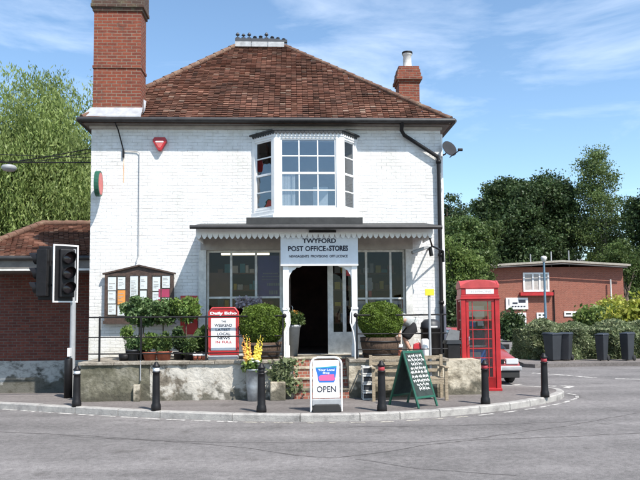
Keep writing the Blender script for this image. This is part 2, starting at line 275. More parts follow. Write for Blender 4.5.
M['orange'] = mat('orange_paper', (0.80, 0.30, 0.05), 0.7, var=0.05)
M['paper'] = mat('paper', (0.74, 0.75, 0.76), 0.7, var=0.06, vscale=15)
M['yellow'] = mat('yellow_plate', (0.80, 0.60, 0.03), 0.5, var=0.05)
M['binplas'] = mat('charcoal_bin_plastic', (0.028, 0.031, 0.037), 0.5, var=0.12, vscale=4, bump=0.05)
M['rubber'] = mat('black_rubber', (0.02, 0.02, 0.02), 0.8, var=0.1)
M['lens'] = mat('signal_lens_dark', (0.05, 0.03, 0.03), 0.15, var=0)
M['tube'] = mat('lit_fluorescent_tube', (0.9, 0.85, 0.7), 0.5, var=0, emit=(1, 0.9, 0.62), emis=3.5)
M['dishm'] = mat('dish_grey', (0.022, 0.024, 0.03), 0.9, var=0.1)
M['carred'] = mat('faded_red_car_paint', (0.32, 0.065, 0.06), 0.22, metal=0.1, var=0.05)
M['chrome'] = mat('chrome', (0.7, 0.7, 0.7), 0.15, metal=1, var=0)
M['headl'] = mat('headlight_glass', (0.75, 0.78, 0.8), 0.08, metal=0.4, var=0)
M['skin'] = mat('skin', (0.55, 0.32, 0.23), 0.55, var=0.05)
M['greytop'] = mat('grey_jersey', (0.40, 0.42, 0.41), 0.9, var=0.12, vscale=14, bump=0.3)
M['blackskirt'] = mat('black_skirt', (0.012, 0.012, 0.014), 0.9, var=0.2, vscale=14)
M['hair'] = mat('brown_hair', (0.06, 0.035, 0.02), 0.6, var=0.3, vscale=30)
M['bark'] = mottled('bark', [(0.3, (0.05, 0.04, 0.03)), (0.7, (0.15, 0.12, 0.09))], scale=6, stretch=(3, 3, 1), bump=0.8)
M['birchbark'] = mottled('pale_bark', [(0.4, (0.10, 0.09, 0.08)), (0.55, (0.42, 0.40, 0.36))], scale=4, stretch=(1, 1, 3))
M['soil'] = mottled('soil', [(0.3, (0.02, 0.014, 0.01)), (0.7, (0.06, 0.042, 0.03))], scale=9)
M['grass'] = mottled('grass_ground', [(0.3, (0.035, 0.055, 0.018)), (0.7, (0.08, 0.10, 0.035))], scale=1.3)
def leafmat(n, a, b_, c, tr=0.35, nv=0.3, ns=0.6): return island(n, [(0, a), (0.5, b_), (1, c)], rough=0.55, transl=tr, nvar=nv, nscale=ns, spec=0.35)
M['willow'] = leafmat('willow_leaf', (0.13, 0.185, 0.045), (0.20, 0.265, 0.075), (0.30, 0.36, 0.13), 0.42)
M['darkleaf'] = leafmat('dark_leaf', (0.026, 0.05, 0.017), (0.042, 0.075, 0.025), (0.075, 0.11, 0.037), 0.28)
M['midleaf'] = leafmat('mid_leaf', (0.05, 0.09, 0.025), (0.08, 0.125, 0.034), (0.12, 0.165, 0.05), 0.35)
M['lightleaf'] = leafmat('light_leaf', (0.09, 0.14, 0.03), (0.13, 0.19, 0.045), (0.19, 0.24, 0.07), 0.38)
M['birchleaf'] = leafmat('birch_leaf', (0.075, 0.115, 0.035), (0.11, 0.16, 0.05), (0.16, 0.21, 0.075), 0.35)
M['box'] = leafmat('box_leaf', (0.075, 0.12, 0.016), (0.115, 0.17, 0.024), (0.17, 0.24, 0.04), 0.3, ns=8)
M['bay'] = leafmat('bay_leaf', (0.05, 0.10, 0.03), (0.085, 0.15, 0.045), (0.20, 0.27, 0.12), 0.3, ns=6)
M['limeleaf'] = leafmat('lime_leaf', (0.09, 0.16, 0.03), (0.14, 0.22, 0.045), (0.26, 0.34, 0.10), 0.35, ns=6)
M['hedge'] = leafmat('hedge_leaf', (0.10, 0.135, 0.06), (0.165, 0.20, 0.095), (0.29, 0.31, 0.18), 0.3, ns=1.2)
M['yellowleaf'] = leafmat('golden_leaf', (0.20, 0.25, 0.03), (0.32, 0.34, 0.05), (0.45, 0.43, 0.08), 0.35, ns=2)
M['petalw'] = mat('white_petal', (0.80, 0.80, 0.70), 0.6, var=0.05)
M['petaly'] = mat('yellow_petal', (0.80, 0.62, 0.08), 0.6, var=0.1)
M['petalo'] = mat('orange_petal', (0.78, 0.36, 0.08), 0.6, var=0.1)
M['slate'] = mat('slate_roof', (0.17, 0.175, 0.18), 0.6, var=0.15)
M['aggregate'] = mat('lamp_pole_blue_grey', (0.12, 0.20, 0.27), 0.5, var=0.1)
M['flatroof'] = mat('pale_roof_edge', (0.34, 0.31, 0.26), 0.8, var=0.12)

# ------------------------------------------------------------------ builders
class MB:
    def __init__(s): s.v = []; s.f = []; s.mi = []; s.sm = []
    def add(s, vs, fs, mi=0, sm=False):
        o = len(s.v); s.v += [tuple(v) for v in vs]
        for f in fs: s.f.append(tuple(i + o for i in f)); s.mi.append(mi); s.sm.append(sm)
        return s
    def box(s, x0, y0, z0, x1, y1, z1, mi=0):
        if x0 > x1: x0, x1 = x1, x0
        if y0 > y1: y0, y1 = y1, y0
        if z0 > z1: z0, z1 = z1, z0
        return s.add([(x0, y0, z0), (x1, y0, z0), (x1, y1, z0), (x0, y1, z0), (x0, y0, z1), (x1, y0, z1), (x1, y1, z1), (x0, y1, z1)],
              [(0, 3, 2, 1), (4, 5, 6, 7), (0, 1, 5, 4), (1, 2, 6, 5), (2, 3, 7, 6), (3, 0, 4, 7)], mi)
    def bar(s, p, q, w, h=None, mi=0, up=(0, 0, 1)):
        p = Vector(p); q = Vector(q); h = h or w; d = (q - p).normalized(); u = Vector(up)
        if abs(d.dot(u)) > 0.98: u = Vector((0, 1, 0))
        a = d.cross(u).normalized() * w / 2; b = a.cross(d).normalized() * h / 2
        return s.add([p - a - b, p + a - b, p + a + b, p - a + b, q - a - b, q + a - b, q + a + b, q - a + b],
              [(0, 1, 2, 3), (4, 7, 6, 5), (0, 4, 5, 1), (1, 5, 6, 2), (2, 6, 7, 3), (3, 7, 4, 0)], mi)
    def tube(s, pts, rad, n=10, mi=0, cap=True, sm=True):
        pts = [Vector(p) for p in pts]; rad = rad if isinstance(rad, (list, tuple)) else [rad] * len(pts)
        vs = []; prev = None
        for i, p in enumerate(pts):
            d = (pts[min(i + 1, len(pts) - 1)] - pts[max(i - 1, 0)]).normalized()
            if prev is None: a = d.orthogonal().normalized()
            else:
                a = prev - d * prev.dot(d)
                a = a.normalized() if a.length > 1e-6 else d.orthogonal().normalized()
            prev = a; b = d.cross(a)
            for k in range(n):
                t = 2 * math.pi * k / n; vs.append(p + (a * math.cos(t) + b * math.sin(t)) * rad[i])
        fs = [(i * n + k, i * n + (k + 1) % n, (i + 1) * n + (k + 1) % n, (i + 1) * n + k) for i in range(len(pts) - 1) for k in range(n)]
        s.add(vs, fs, mi, sm)
        if cap:
            L_ = len(pts) - 1
            s.add([vs[k] for k in range(n)], [tuple(reversed(range(n)))], mi); s.add([vs[L_ * n + k] for k in range(n)], [tuple(range(n))], mi)
        return s
    def lathe(s, c, prof, n=20, mi=0, sm=True, axis='Z'):
        vs = []; c = Vector(c)
        for r, z in prof:
            for k in range(n):
                t = 2 * math.pi * k / n
                v = Vector((r * math.cos(t), r * math.sin(t), z))
                if axis == 'Y': v = Vector((v.x, v.z, v.y))
                if axis == 'X': v = Vector((v.z, v.x, v.y))
                vs.append(c + v)
        fs = [(i * n + k, i * n + (k + 1) % n, (i + 1) * n + (k + 1) % n, (i + 1) * n + k) for i in range(len(prof) - 1) for k in range(n)]
        return s.add(vs, fs, mi, sm)
    def prism(s, poly, y0, y1, mi=0, plane='XZ'):
        n = len(poly)
        def pt(a, b, y): return (a, y, b) if plane == 'XZ' else ((y, a, b) if plane == 'YZ' else (a, b, y))
        vs = [pt(a, b, y0) for a, b in poly] + [pt(a, b, y1) for a, b in poly]
        fs = [tuple(range(n)), tuple(reversed(range(n, 2 * n)))] + [(i, i + n, (i + 1) % n + n, (i + 1) % n) for i in range(n)]
        return s.add(vs, fs, mi)
    def xf(s, mt, start=0):
        for i in range(start, len(s.v)): s.v[i] = tuple(mt @ Vector(s.v[i]))
        return s
    def build(s, name, mats, parent=None, bevel=0, kind=None):
        me = bpy.data.meshes.new(name); me.from_pydata(s.v, [], s.f); me.validate(clean_customdata=False)
        for m in (mats if isinstance(mats, (list, tuple)) else [mats]): me.materials.append(m)
        if len(me.polygons) == len(s.mi):
            me.polygons.foreach_set('material_index', s.mi); me.polygons.foreach_set('use_smooth', s.sm)
        import bmesh
        b = bmesh.new(); b.from_mesh(me); bmesh.ops.recalc_face_normals(b, faces=b.faces); b.to_mesh(me); b.free()
        o = bpy.data.objects.new(name, me); C.objects.link(o)
        if parent is not None:
            o.parent = parent; o.matrix_parent_inverse = Matrix.Identity(4)
            loc = world_of(parent)
            me.transform(loc.inverted())
        if bevel:
            bv = o.modifiers.new('bevel', 'BEVEL'); bv.width = bevel; bv.segments = 2; bv.limit_method = 'ANGLE'; bv.angle_limit = R(40)
        if kind: o['kind'] = kind
        return o
def world_of(o):
    m = Matrix.LocRotScale(o.location, o.rotation_euler, o.scale)
    return (world_of(o.parent) @ m) if o.parent else m
def tag(o, label, cat, group=None):
    o['label'] = label; o['category'] = cat
    if group: o['group'] = group
    return o
def thing(name, label, cat, loc=(0, 0, 0), rz=0, group=None):
    o = bpy.data.objects.new(name, None); C.objects.link(o); o.location = loc; o.rotation_euler = (0, 0, rz); o.empty_display_size = 0.2
    return tag(o, label, cat, group)
def copy_tree(o, parent=None):
    c = o.copy(); C.objects.link(c); c.parent = parent
    for ch in list(o.children): copy_tree(ch, c)
    return c
def text(s, h, loc, m, name, parent, width=None, bold=0.0, rot=None, ext=0.002):
    """lettering as real thin mesh, facing -Y, centred on loc"""
    cu = bpy.data.curves.new('t', 'FONT'); cu.body = s; cu.size = 1; cu.align_x = 'CENTER'; cu.extrude = 0.0; cu.offset = bold; cu.resolution_u = 3
    o = bpy.data.objects.new('t', cu); C.objects.link(o)
    dg = bpy.context.evaluated_depsgraph_get(); me = bpy.data.meshes.new_from_object(o.evaluated_get(dg)); bpy.data.objects.remove(o)
    vs = [Vector(v.co) for v in me.vertices]
    x0 = min(v.x for v in vs); x1 = max(v.x for v in vs); y0 = min(v.y for v in vs); y1 = max(v.y for v in vs)
    k = h / (y1 - y0); kx = (width / (x1 - x0)) if width else k
    rot = rot or Matrix.Identity(3)
    for v in me.vertices:
        p = Vector(((v.co.x - (x0 + x1) / 2) * kx, 0, (v.co.y - (y0 + y1) / 2) * k)); v.co = Vector(loc) + rot @ p
    me.name = name; me.materials.clear(); me.materials.append(m)
    o = bpy.data.objects.new(name, me); C.objects.link(o)
    if parent is not None: o.parent = parent; me.transform(world_of(parent).inverted())
    return o
def leaves(name, cent, size, m, parent, aspect=1.8, down=0.0, jitter=0.35, kind=None):
    cent = np.asarray(cent, dtype=np.float64); n = len(cent)
    a = rng.normal(size=(n, 3)); a[:, 2] -= down; a /= np.linalg.norm(a, axis=1)[:, None] + 1e-9
    b = rng.normal(size=(n, 3)); b -= (b * a).sum(1)[:, None] * a; b /= np.linalg.norm(b, axis=1)[:, None] + 1e-9
    sz = size * (1 + jitter * rng.normal(size=(n, 1))).clip(0.4, 2)
    A = a * sz * aspect / 2; B = b * sz / 2
    v = np.stack([cent - A, cent + B, cent + A, cent - B], 1).reshape(-1, 3)
    if parent is not None:
        iv = np.array(world_of(parent).inverted()); v = v @ iv[:3, :3].T + iv[:3, 3]
    me = bpy.data.meshes.new(name); me.vertices.add(4 * n); me.vertices.foreach_set('co', v.astype(np.float32).ravel())
    me.loops.add(4 * n); me.loops.foreach_set('vertex_index', np.arange(4 * n, dtype=np.int32))
    me.polygons.add(n); me.polygons.foreach_set('loop_start', np.arange(0, 4 * n, 4, dtype=np.int32)); me.polygons.foreach_set('loop_total', np.full(n, 4, dtype=np.int32))
    me.update(calc_edges=True); me.validate(); me.materials.append(m)
    o = bpy.data.objects.new(name, me); C.objects.link(o)
    if parent is not None: o.parent = parent
    if kind: o['kind'] = kind
    return o
def clumpy(c, rad, nclump, per, spread, shell=0.55, flat=1.0, zmin=None):
    """leaf positions: clumps spread through an ellipsoid"""
    c = np.array(c, float); rad = np.array(rad, float)
    d = rng.normal(size=(nclump, 3)); d /= np.linalg.norm(d, axis=1)[:, None]
    r = shell + (1 - shell) * rng.random((nclump, 1)) ** 0.6
    r = r * (1 + 0.09 * rng.normal(size=(nclump, 1)).clip(-1.6, 1.6))
    cc = c + d * r * rad
    sp = spread * (0.6 + 0.8 * rng.random((nclump, 1, 1)))
    pts = cc[:, None, :] + rng.normal(size=(nclump, per, 3)).clip(-1.7, 1.7) * sp * np.array([1, 1, flat])
    pts = pts.reshape(-1, 3)
    if zmin is not None: pts = pts[pts[:, 2] > zmin]
    return pts

# ================================================================== GROUND
RZ = -0.12
g = MB(); g.add([(-900, -300, -0.5), (900, -300, -0.5), (900, 1500, -0.5), (-900, 1500, -0.5)], [(0, 1, 2, 3)])
g.build('ground', M['grass'], kind='structure')
r = MB()
r.add([(-80, -60, RZ), (90, -60, RZ), (90, 90, RZ), (-3.6, 90, RZ), (-3.6, 15.0, RZ), (-80, 15.0, RZ)], [(0, 1, 2, 3, 4, 5)])
r.build('road', M['road'], kind='structure')

kerb_px = [(-60, 399.5), (0, 403), (38, 405), (75, 407), (118, 409.3), (160, 411.3), (232, 413.8), (300, 414.6), (360, 414), (400, 412.4), (440, 410), (480, 406.6), (510, 403.2),
           (530, 400.2), (546, 397.2), (557, 394.6), (563, 392.2), (564, 390.4), (560, 388.6), (550, 387.2), (535, 386.2), (515, 385.4)]
kerb = [G(x, y, 0.0) for x, y in kerb_px]
kerb = [Vector((-60, kerb[0].y + (kerb[0].y - kerb[1].y) / (kerb[0].x - kerb[1].x) * (-60 - kerb[0].x) * 0.02, 0)), Vector((kerb[0].x - 3, kerb[0].y + .35, 0))] + kerb + [Vector((4.3, 16.4, 0)), Vector((4.1, 17.5, 0)), Vector((4.1, 60, 0))]
# smooth + offset inwards for the kerb stones
def offset(poly, d):
    out = []
    for i, p in enumerate(poly):
        a = poly[max(i - 1, 0)]; b = poly[min(i + 1, len(poly) - 1)]; t = (b - a).normalized(); nn = Vector((-t.y, t.x, 0))
        out.append(p + nn * d)
    return out
inner = offset(kerb, 0.15)
pv = MB(); n = len(inner)
# pavement: strip from inner kerb line to the back line
back = [Vector((min(p.x, 3.4) if p.y < 16.3 else 3.4, 15.2 if p.x < 3 else max(15.2, p.y), 0)) for p in inner]
for i in range(n - 1):
    pv.add([inner[i], inner[i + 1], back[i + 1], back[i]], [(0, 1, 2, 3)])
pv.build('pavement', M['pave'], kind='structure')
yd = MB(); yd.add([(-60, 15.2, 0), (-3.5, 15.2, 0), (-3.5, 18.6, -0.33), (-60, 18.6, -0.33), (-3.5, 24, -0.36), (-60, 24, -0.36)], [(0, 1, 2, 3), (3, 2, 4, 5)])
yd.build('side_yard_path', M['pave'], kind='structure')
kb = MB()
pts = []; acc = []
for i in range(n - 1):
    seg = (kerb[i + 1] - kerb[i]).length; k = max(1, int(seg / 0.9))
    if seg > 15: k = int(seg / 3)
    for j in range(k): pts.append((kerb[i].lerp(kerb[i + 1], j / k), inner[i].lerp(inner[i + 1], j / k)))
pts.append((kerb[-1], inner[-1]))
for (a, b), (a2, b2) in zip(pts, pts[1:]):
    t = (a2 - a); 
    if t.length < 0.05: continue
    gp = t.normalized() * 0.006; dz = random.uniform(0.001, 0.007)
    ch = 0.02
    A = a + gp; A2 = a2 - gp; B = b + gp; B2 = b2 - gp
    nin = (B - A).normalized() * ch
    kb.add([A + Vector((0, 0, RZ - .02)), A2 + Vector((0, 0, RZ - .02)), A2 + Vector((0, 0, dz - ch)), A + Vector((0, 0, dz - ch)),
            A + nin + Vector((0, 0, dz)), A2 + nin + Vector((0, 0, dz)), B2 + Vector((0, 0, dz)), B + Vector((0, 0, dz)),
            B + Vector((0, 0, -.1)), B2 + Vector((0, 0, -.1))],
           [(0, 1, 2, 3), (3, 2, 5, 4), (4, 5, 6, 7), (7, 6, 9, 8), (0, 3, 4, 7, 8), (1, 9, 6, 5, 2)])
kb.build('kerb', M['kerb'], kind='structure')
def strip(mb, pts, w, z):
    for i in range(len(pts) - 1):
        p, q = pts[i], pts[i + 1]; t = (q - p).normalized(); nn = Vector((-t.y, t.x, 0)) * w / 2
        mb.add([Vector((*(p - nn).xy, z)), Vector((*(q - nn).xy, z)), Vector((*(q + nn).xy, z)), Vector((*(p + nn).xy, z))], [(0, 1, 2, 3)])
def resample(pts, step):
    out = [pts[0]]; d = 0
    for a, b in zip(pts, pts[1:]):
        L_ = (b - a).length; t = step - d
        while t <= L_: out.append(a.lerp(b, t / L_)); t += step
        d = L_ - (t - step)
    return out
# broken edge line following the kerb
line = [G(x, y, RZ) for x, y in [(-60, 404.5), (0, 409.3), (40, 412), (80, 414.6), (120, 417), (160, 419.3), (200, 421), (240, 422.2), (300, 423.2), (360, 422.8), (400, 421.4), (440, 418.8), (480, 415.4), (510, 412), (535, 408.3), (555, 404.8), (570, 401), (577.5, 397.8), (576.5, 395.2), (566, 393.2)]]
rs = resample(line, 0.12)
mk = MB(); mo = MB()
i = 0
while i < len(rs) - 3:
    L_ = 3 if rs[i].x < 0.2 or rs[i].x > 3 else random.choice([1, 2])
    (mk if rs[i].x < -1 or rs[i].x > 3.2 else mo)
    strip(mk if rs[i].x < -1 or rs[i].x > 3.2 else mo, rs[i:i + L_ + 1], 0.07, RZ + .004); i += L_ + (1 if rs[i].x < -.5 or rs[i].x > 4 else 2)
tail = [q for q in rs if q.x > G(560, 403, RZ).x]
mk.build('road_edge_line', M['mark'], kind='structure'); mo.build('worn_edge_line', M['markold'], kind='structure')
gw = MB()
def dash(x0, y0, x1, y1, w=0.16): strip(gw, [G(x0, y0, RZ), G(x1, y1, RZ)], w, RZ + .004)
for a in [(512, 389.5, 519, 389.3), (525, 389.4, 535, 389.6), (571.5, 386.2, 566, 388.2), (560, 386.2, 571, 386.0), (545, 385.8, 556, 386.4), (513, 385, 521, 384.6),
          (532, 373.2, 548, 374.0), (550, 374.2, 572, 375.8), (574, 376.2, 596, 377.8), (615, 378.8, 645, 379.4), (660, 379.6, 690, 380),
          (508, 343.2, 519, 343.4), (511, 339.0, 518, 339.0)]: dash(*a)
gw.build('give_way_markings', M['mark'], kind='structure')
ts = MB()
def seam(px, w):
    pts = [G(x, y, RZ) for x, y in px]; rs_ = resample(pts, 0.25)
    rs_ = [p + Vector((0, 0.015 * math.sin(i * 1.7) + random.uniform(-.012, .012), 0)) for i, p in enumerate(rs_)]
    for i in range(len(rs_) - 1): strip(ts, rs_[i:i + 2], w * random.uniform(0.5, 1.2), RZ + .003)
seam([(-20, 431), (60, 434.5), (120, 438), (175, 442), (240, 447), (300, 456), (330, 458), (380, 453), (420, 446), (470, 440), (560, 437), (660, 432)], 0.028)
seam([(60, 436), (160, 441), (260, 443), (330, 441.5), (420, 443), (480, 438), (560, 427), (660, 409)], 0.022)
seam([(355, 459), (420, 469), (520, 476)], 0.022)
seam([(350, 427), (430, 426), (520, 424), (600, 420)], 0.018)
ts.build('tar_seams', M['tar'], kind='structure')
# far pavement beside the bins
fp = MB()
fpl = [G(519, 361.4, 0.0), G(524, 363.6, 0.0), G(535, 364.4, 0.0), G(560, 363.4, 0.0), G(600, 362.6, 0.0), G(650, 362.2, 0.0), G(720, 362, 0.0)]
bk = [p + Vector((0.3, 3.2, 0)) for p in fpl]
for i in range(len(fpl) - 1):
    fp.add([fpl[i], fpl[i + 1], bk[i + 1], bk[i]], [(0, 1, 2, 3)]); fp.add([fpl[i] + Vector((0, 0, RZ)), fpl[i + 1] + Vector((0, 0, RZ)), fpl[i + 1], fpl[i]], [(0, 1, 2, 3)])
fp.add([fpl[0] + Vector((0, 0, RZ)), fpl[0], bk[0], bk[0] + Vector((0, 0, RZ))], [(0, 1, 2, 3)])
fp.build('far_pavement', M['pave'], kind='structure')

# ================================================================== SHOP
FY = 15.6; TZ = 0.78
def X(px, y=FY, py=316): return Q(px, py, y).x
def Z(py, y=FY, px=300): return Q(px, py, y).z
WL, WR = X(89), X(444)
EZ = Z(121, 15.35)                 # eaves height
DEP = 7.0
shop = thing('shop_building', 'two-storey white painted brick village shop with hipped clay tile roof and bay window', 'building', ((WL + WR) / 2, FY + DEP / 2, 0))
def b(x0, x1, z0, z1, m, name, y0, y1, par=shop, bev=0): return MB().box(x0, y0, z0, x1, y1, z1).build(name, m, par, bev)
# openings
SX0, SX1 = X(203), X(411); SZ1 = Z(250)
BX0, BX1 = X(256), X(356, FY); BZ0, BZ1 = Z(212), Z(133)
T = 0.3
w = MB()
def wb(x0, x1, z0, z1): w.box(x0, FY, z0, x1, FY + T, z1)
wb(WL, SX0, 0, SZ1); wb(SX1, WR, 0, SZ1); wb(SX0, SX1, 0, TZ)
wb(WL, WR, SZ1, BZ0); wb(WL, BX0, BZ0, BZ1); wb(BX1, WR, BZ0, BZ1); wb(WL, WR, BZ1, EZ)
w.box(WL, FY + T, -.4, WL + T, FY + DEP, EZ); w.box(WR - T, FY + T, 0, WR, FY + DEP, EZ); w.box(WL + T, FY + DEP - T, 0, WR - T, FY + DEP, EZ)
w.build('wall', M['wbrick'], shop)
# interior
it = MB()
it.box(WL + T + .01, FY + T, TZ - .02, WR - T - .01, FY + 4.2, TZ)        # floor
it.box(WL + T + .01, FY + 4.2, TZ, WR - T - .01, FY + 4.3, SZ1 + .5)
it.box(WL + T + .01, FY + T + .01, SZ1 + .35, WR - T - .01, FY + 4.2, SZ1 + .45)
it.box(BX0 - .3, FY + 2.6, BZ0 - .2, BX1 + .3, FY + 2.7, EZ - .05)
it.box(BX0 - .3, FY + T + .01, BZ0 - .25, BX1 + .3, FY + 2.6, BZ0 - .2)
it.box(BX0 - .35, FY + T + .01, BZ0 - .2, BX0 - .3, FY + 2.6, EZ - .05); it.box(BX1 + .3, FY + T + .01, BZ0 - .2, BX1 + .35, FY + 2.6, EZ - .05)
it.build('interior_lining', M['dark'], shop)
# shelving seen dimly through the windows
for (xa, xb, yy) in [(X(209), X(278), FY + 2.3), (X(338), X(408), FY + 2.6)]:
    sh = MB(); goods = MB()
    yy -= .9
    for k in range(5):
        z = TZ + .25 + k * .42; sh.box(xa, yy, z, xb, yy + .4, z + .03)
        x = xa + .05
        while x < xb - .15:
            wd = random.uniform(.07, .16); hh = random.uniform(.12, .28); goods.box(x, yy + .03, z + .031, x + wd, yy + .2, z + hh, random.randrange(5)); x += wd + random.uniform(.01, .06)
    so_ = sh.build('shelf', M['brownpanel'], shop); goods.build('shelf_goods', [M['paper'], M['teal'], M['terra'], M['yellow'], M['brownpanel']], so_)

# roof ---------------------------------------------------------
OV = 0.26
ex0, ex1 = WL - .14, WR + .2; ey0, ey1 = FY - OV, FY + DEP + OV
half = (ey1 - ey0) / 2; ry = (ey0 + ey1) / 2
rx0, rx1 = Q(237, 44, ry).x, Q(283, 44, ry).x; rz = Z(47, ry, 260)
e = [Vector((ex0, ey0, EZ)), Vector((ex1, ey0, EZ)), Vector((ex1, ey1, EZ)), Vector((ex0, ey1, EZ))]
ra, rb = Vector((rx0, ry, rz)), Vector((rx1, ry, rz))
under = MB()
for poly in ([e[0], e[1], rb, ra], [e[1], e[2], rb], [e[2], e[3], ra, rb], [e[3], e[0], ra]):
    under.add([p - Vector((0, 0, 0.07)) for p in poly], [tuple(range(len(poly)))])
rf = under.build('roof', M['brownpanel'], shop)
def tiles(mb, a, b_, c, d, gauge=0.105, wd=0.135):
    """a-b eaves, d-c top edge; rows of single tiles"""
    up = ((d + c) / 2 - (a + b_) / 2); ex = (b_ - a).normalized(); nn = ex.cross(up).normalized()
    if nn.z < 0: nn = -nn
    upn = (up - ex * up.dot(ex)); Ls = upn.length; upd = upn / Ls; rows = int(Ls / gauge)
    for k in range(rows):
        t = k / rows; l = a.lerp(d, t); r_ = b_.lerp(c, t); s0 = k * gauge
        t2 = min(1, (k + 1.9) / rows)
        W_ = (r_ - l).length; x = -wd * (0.5 if k % 2 else 0) ; sag = 0.012 * math.sin(k * .7)
        while x < W_:
            x0 = max(x + .004, 0); x1 = min(x + wd - .004, W_)
            if x1 - x0 > .03:
                lift = 0.022 + random.uniform(0, .016); ln = gauge * 1.5
                sg = 0.02 * math.sin((l.x + x) * 1.3 + 1) + 0.014 * math.sin((l.x + l.y + x) * 3.1)
                jit = random.uniform(-.008, .008)
                p0 = l + ex * x0 + nn * (0.02 + lift + sg) - upd * jit; p1 = l + ex * x1 + nn * (0.02 + lift + sg + random.uniform(-.006, .006)) - upd * jit
                q0 = p0 + upd * ln - nn * (lift + .016); q1 = p1 + upd * ln - nn * (lift + .016)
                th = nn * 0.026
                mb.add([p0 - th, p1 - th, p1, p0, q1, q0], [(0, 1, 2, 3), (3, 2, 4, 5)])
            x += wd
tm = MB()
tiles(tm, e[0], e[1], rb, ra); tiles(tm, e[1], e[2], rb, rb); tiles(tm, e[3], e[0], ra, ra)
tiles(tm, e[2], e[3], ra, rb, gauge=.16, wd=.25)
tm.build('roof_tiles', M['tile'], rf)
for a, b_ in ((e[0], ra), (e[1], rb), (e[2], rb), (e[3], ra)):
    hp = MB(); L_ = (b_ - a).length; k = int(L_ / .33)
    for i in range(k):
        p = a.lerp(b_, i / k) + Vector((0, 0, .055)); q = a.lerp(b_, (i + 1.08) / k) + Vector((0, 0, .045))
        hp.tube([p, q], [.072, .062], 10)
    hp.build('hip_tiles', M['hip'], rf)
rc = MB()
for i in range(3):
    xa = rx0 - .05 + (rx1 - rx0 + .1) * i / 3; xb = xa + (rx1 - rx0 + .1) / 3 - .015
    dz = [0, 0, 0][i]
    rc.prism([(-.16, -.08), (.16, -.08), (.07, .10), (-.07, .10)], xa, xb, plane='YZ')
rc.xf(Matrix.Translation((0, ry, rz + .03)))
rc.build('lead_ridge', mat('grey_lead', (.27, .28, .29), .6, var=.2, bump=.2), rf)
cs = MB()
cs.box(rx0 - .05, ry - .06, rz + .131, rx1 - .1, ry + .06, rz + .23)
cs.box(rx1 - .1, ry - .06, rz + .131, rx1 + .12, ry + .06, rz + .20)
k = 9
for i in range(k):
    x = rx0 + .02 + (rx1 - rx0 + .0) * i / (k - 1); hh = [.2, .17, .2, .1, .12, .21, .1, .12, .08][i]; z0 = rz + .225 - (0.04 if i >= 7 else 0)
    cs.box(x - .018, ry - .02, z0, x + .018, ry + .02, z0 + hh * .6)
    cs.lathe((x, ry, z0 + hh * .45), [(.0, 0), (.05, .02), (.06, hh * .2), (.03, hh * .45), (0, hh * .55)], 8)
    cs.box(x - .055, ry - .012, z0 + .03, x + .055, ry + .012, z0 + .055)
cs.build('ridge_cresting', mat('crest_iron', (.05, .055, .065), .5), rf)
# eaves: soffit, gutter
sf = MB(); zs = EZ - .05
sf.box(ex0 + .02, ey0 + .02, zs - .02, ex1 - .02, FY - .002, zs); sf.box(ex0 + .02, FY - .002, zs - .02, WL - .002, ey1 - .02, zs); sf.box(WR + .002, FY - .002, zs - .02, ex1 - .02, ey1 - .02, zs)
sf.box(ex0 + .03, ey0 + .01, zs, ex1 - .03, ey0 + .03, EZ); sf.box(ex0 + .005, ey0 + .03, zs, ex0 + .025, ey1 - .03, EZ); sf.box(ex1 - .025, ey0 + .03, zs, ex1 - .005, ey1 - .03, EZ)
sf.build('soffit', M['soffit'], shop)
# moulded plaster band under the soffit
b(WL - .03, WR + .03, zs - .085, zs - .022, M['greypaint'], 'eaves_moulding', FY - .07, FY - .003)
gt = MB()
gz = EZ + .0
for (p, q) in (((ex0 - .07, ey0 - .065, gz), (ex1 + .07, ey0 - .065, gz)), ((ex1 + .065, ey0 - .05, gz), (ex1 + .065, ey1, gz)), ((ex0 - .065, ey0 - .05, gz), (ex0 - .065, ey1, gz))):
    gt.tube([p, q], .058, 10)
gt.build('gutter', M['gutter'], shop)
dp = MB()
c0 = Q(402, 126, FY - .28); c1 = Q(437.5, 157, FY - .09); c2 = Q(441.5, 352, FY - .09)
c1 = Vector((X(438, FY - .09, 157), FY - .09, c1.z))
dp.tube([(c0.x, ey0 - .06, EZ - .03), (c0.x, FY - .2, EZ - .2), (c0.x + .08, FY - .09, EZ - .28), tuple(c1), (c1.x + .01, FY - .09, c1.z - .1), (c1.x + .01, FY - .09, TZ)], .045, 12)
for zz in (c1.z - .15, 3.0, 1.9): dp.lathe((c1.x + .01, FY - .09, zz), [(.045, 0), (.062, .0), (.062, .07), (.045, .07)], 12); 
dp.build('downpipe', M['black'], shop)
dp2 = MB().tube([(WR + .05, FY + .15, EZ - .2), (WR + .05, FY + .15, .05)], .035, 10).build('downpipe', M['wpaint'], shop)

